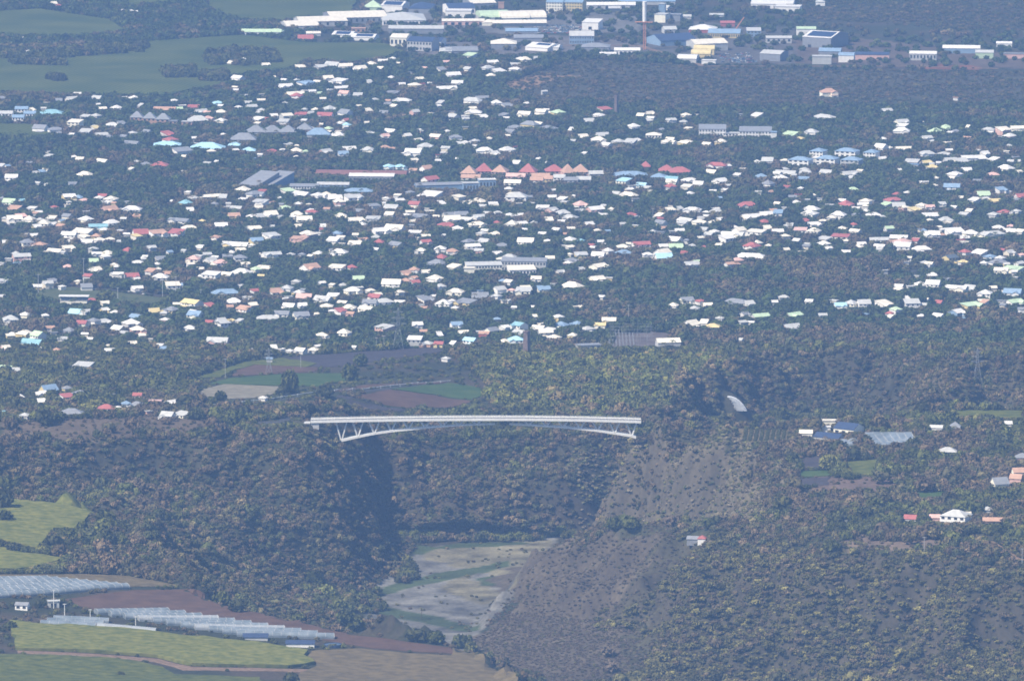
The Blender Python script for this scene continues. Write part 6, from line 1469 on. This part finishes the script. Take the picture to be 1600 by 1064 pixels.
# seen from the camera, not behind a rim
hp = hits(u_[elig], v_[elig] - 2); vis = np.abs(hp[:, 1] - nearP['Y'][elig]) < 40
ids = np.where(elig)[0][vis]
ids = ids[np.argsort(-sizepx[ids])][:240]
cat = {}
for i in ids:
    best = min(LAND + [(800, 657, 'the white bridge'), (17, 975, 'the lone field tree'), (1390, 688, 'the shade house'), (620, 950, 'the river bed'), (1150, 640, 'the water jet'), (110, 1020, 'the cane field path'), (1000, 760, 'the pale cliff'), (350, 800, 'the left gorge wall'), (1270, 730, 'the violet vegetable plots')], key=lambda l: (l[0] - u_[i]) ** 2 + ((l[1] - v_[i]) * 2) ** 2)
    dx, dy = u_[i] - best[0], (v_[i] - best[1]) * 2
    rel = ('left of' if dx < 0 else 'right of') if abs(dx) > abs(dy) else ('behind' if dy < 0 else 'below')
    g = nearP['t'][i]; cn = 'brownish' if g[0] > g[1] else ('light green' if g[1] > .07 else 'dark green')
    cat.setdefault((cn, rel, best[2]), []).append((math.hypot(dx, dy), i))
take = np.zeros(len(nearP['X']), bool)
ORD2 = ['nearest', 'second nearest', 'third nearest', 'fourth nearest', 'fifth nearest', 'sixth nearest', 'seventh nearest', 'eighth nearest', 'ninth nearest', 'tenth nearest', 'eleventh nearest', 'twelfth nearest', 'thirteenth nearest', 'fourteenth nearest', 'fifteenth nearest']
for key, lst in cat.items():
    lst.sort()
    for k, (d, i) in enumerate(lst[:15]):
        take[i] = True
        tree(nearP['X'][i], nearP['Y'][i], nearP['r'][i] * 1.15, nearP['h'][i] * 1.1, tuple(nearP['t'][i]), f'broad {key[0]} woodland tree, {ORD2[k]} one {key[1]} {key[2]}', 'large trees of the woodland', k + int(i))
def emit(D, m, name, label):
    Xs, Ys = D['X'][m], D['Y'][m]; Z = ground(Xs, Ys) - .25
    S = np.column_stack([D['r'][m], D['r'][m] * rng.uniform(.85, 1.15, m.sum()), D['h'][m]])
    T = D['t'][m]
    scatter(name, np.column_stack([Xs, Ys, Z]), S, D['i'][m], T, label)
emit(nearP, ~take, 'woodland', 'dense scrub and woodland covering the gorge walls and hills')
emit(farP, np.ones(len(farP['X']), bool), 'town_trees', 'mass of dark green trees between the houses of the town')
emit(scrubP, np.ones(len(scrubP['X']), bool), 'scrub', 'low dry scrub and bushes on the gorge walls and the near hill')
print('TREES', len(nearP['X']), len(farP['X']))

# rows of fruit bushes on the tan plot right of the bridge
rp = []
for k in range(9):
    a, b_ = hits([1163 + 8.6 * k, 1166 + 8.6 * k], [689.5, 673])
    for t in np.linspace(0, 1, 22): rp.append((a[0] + (b_[0] - a[0]) * t + rnd.uniform(-.5, .5), a[1] + (b_[1] - a[1]) * t))
rp = np.array(rp)
emit(dict(X=rp[:, 0], Y=rp[:, 1], r=np.full(len(rp), 1.5), h=np.full(len(rp), 1.7), i=rng.integers(6, 9, len(rp)), t=np.tile([0.075, 0.08, 0.035], (len(rp), 1))), np.ones(len(rp), bool), 'orchard_rows', 'rows of low fruit bushes on the tan plot right of the bridge')

# ---------------------------------------------------------------- irrigation water jet
p0 = jet
sc = FPX / math.hypot(p0[1] + CAM_D, CAM_H)
vs, fs = [], []
for k in range(3600):
    t = rnd.random() ** .7; s = rnd.random() ** .45
    x = (-31 + t * (12 + 18 * s)) / sc; zc = (24 - 22 * t ** (2.4 - 1.0 * (1 - s))) / sc
    q = Vector((p0[0] + x, p0[1] + rnd.uniform(-1.5, 1.5), p0[2] + 7.5 + max(.2, zc)))
    r_ = rnd.uniform(.25, .6); k0 = len(vs)
    vs += [q + Vector((0, 0, r_)), q + Vector((r_, 0, -r_)), q + Vector((-r_, r_, -r_)), q + Vector((-r_, -r_, -r_))]
    fs += [(k0, k0 + 1, k0 + 2), (k0, k0 + 2, k0 + 3), (k0, k0 + 3, k0 + 1), (k0 + 1, k0 + 3, k0 + 2)]
m_water = plain('water_spray', (0.85, 0.87, 0.9), .03, .5, .3, .5)
tag(link('water_spray', mesh_from('water_spray', vs, fs, [m_water])), 'white arc of irrigation water spraying over the trees', None, None, 'stuff')
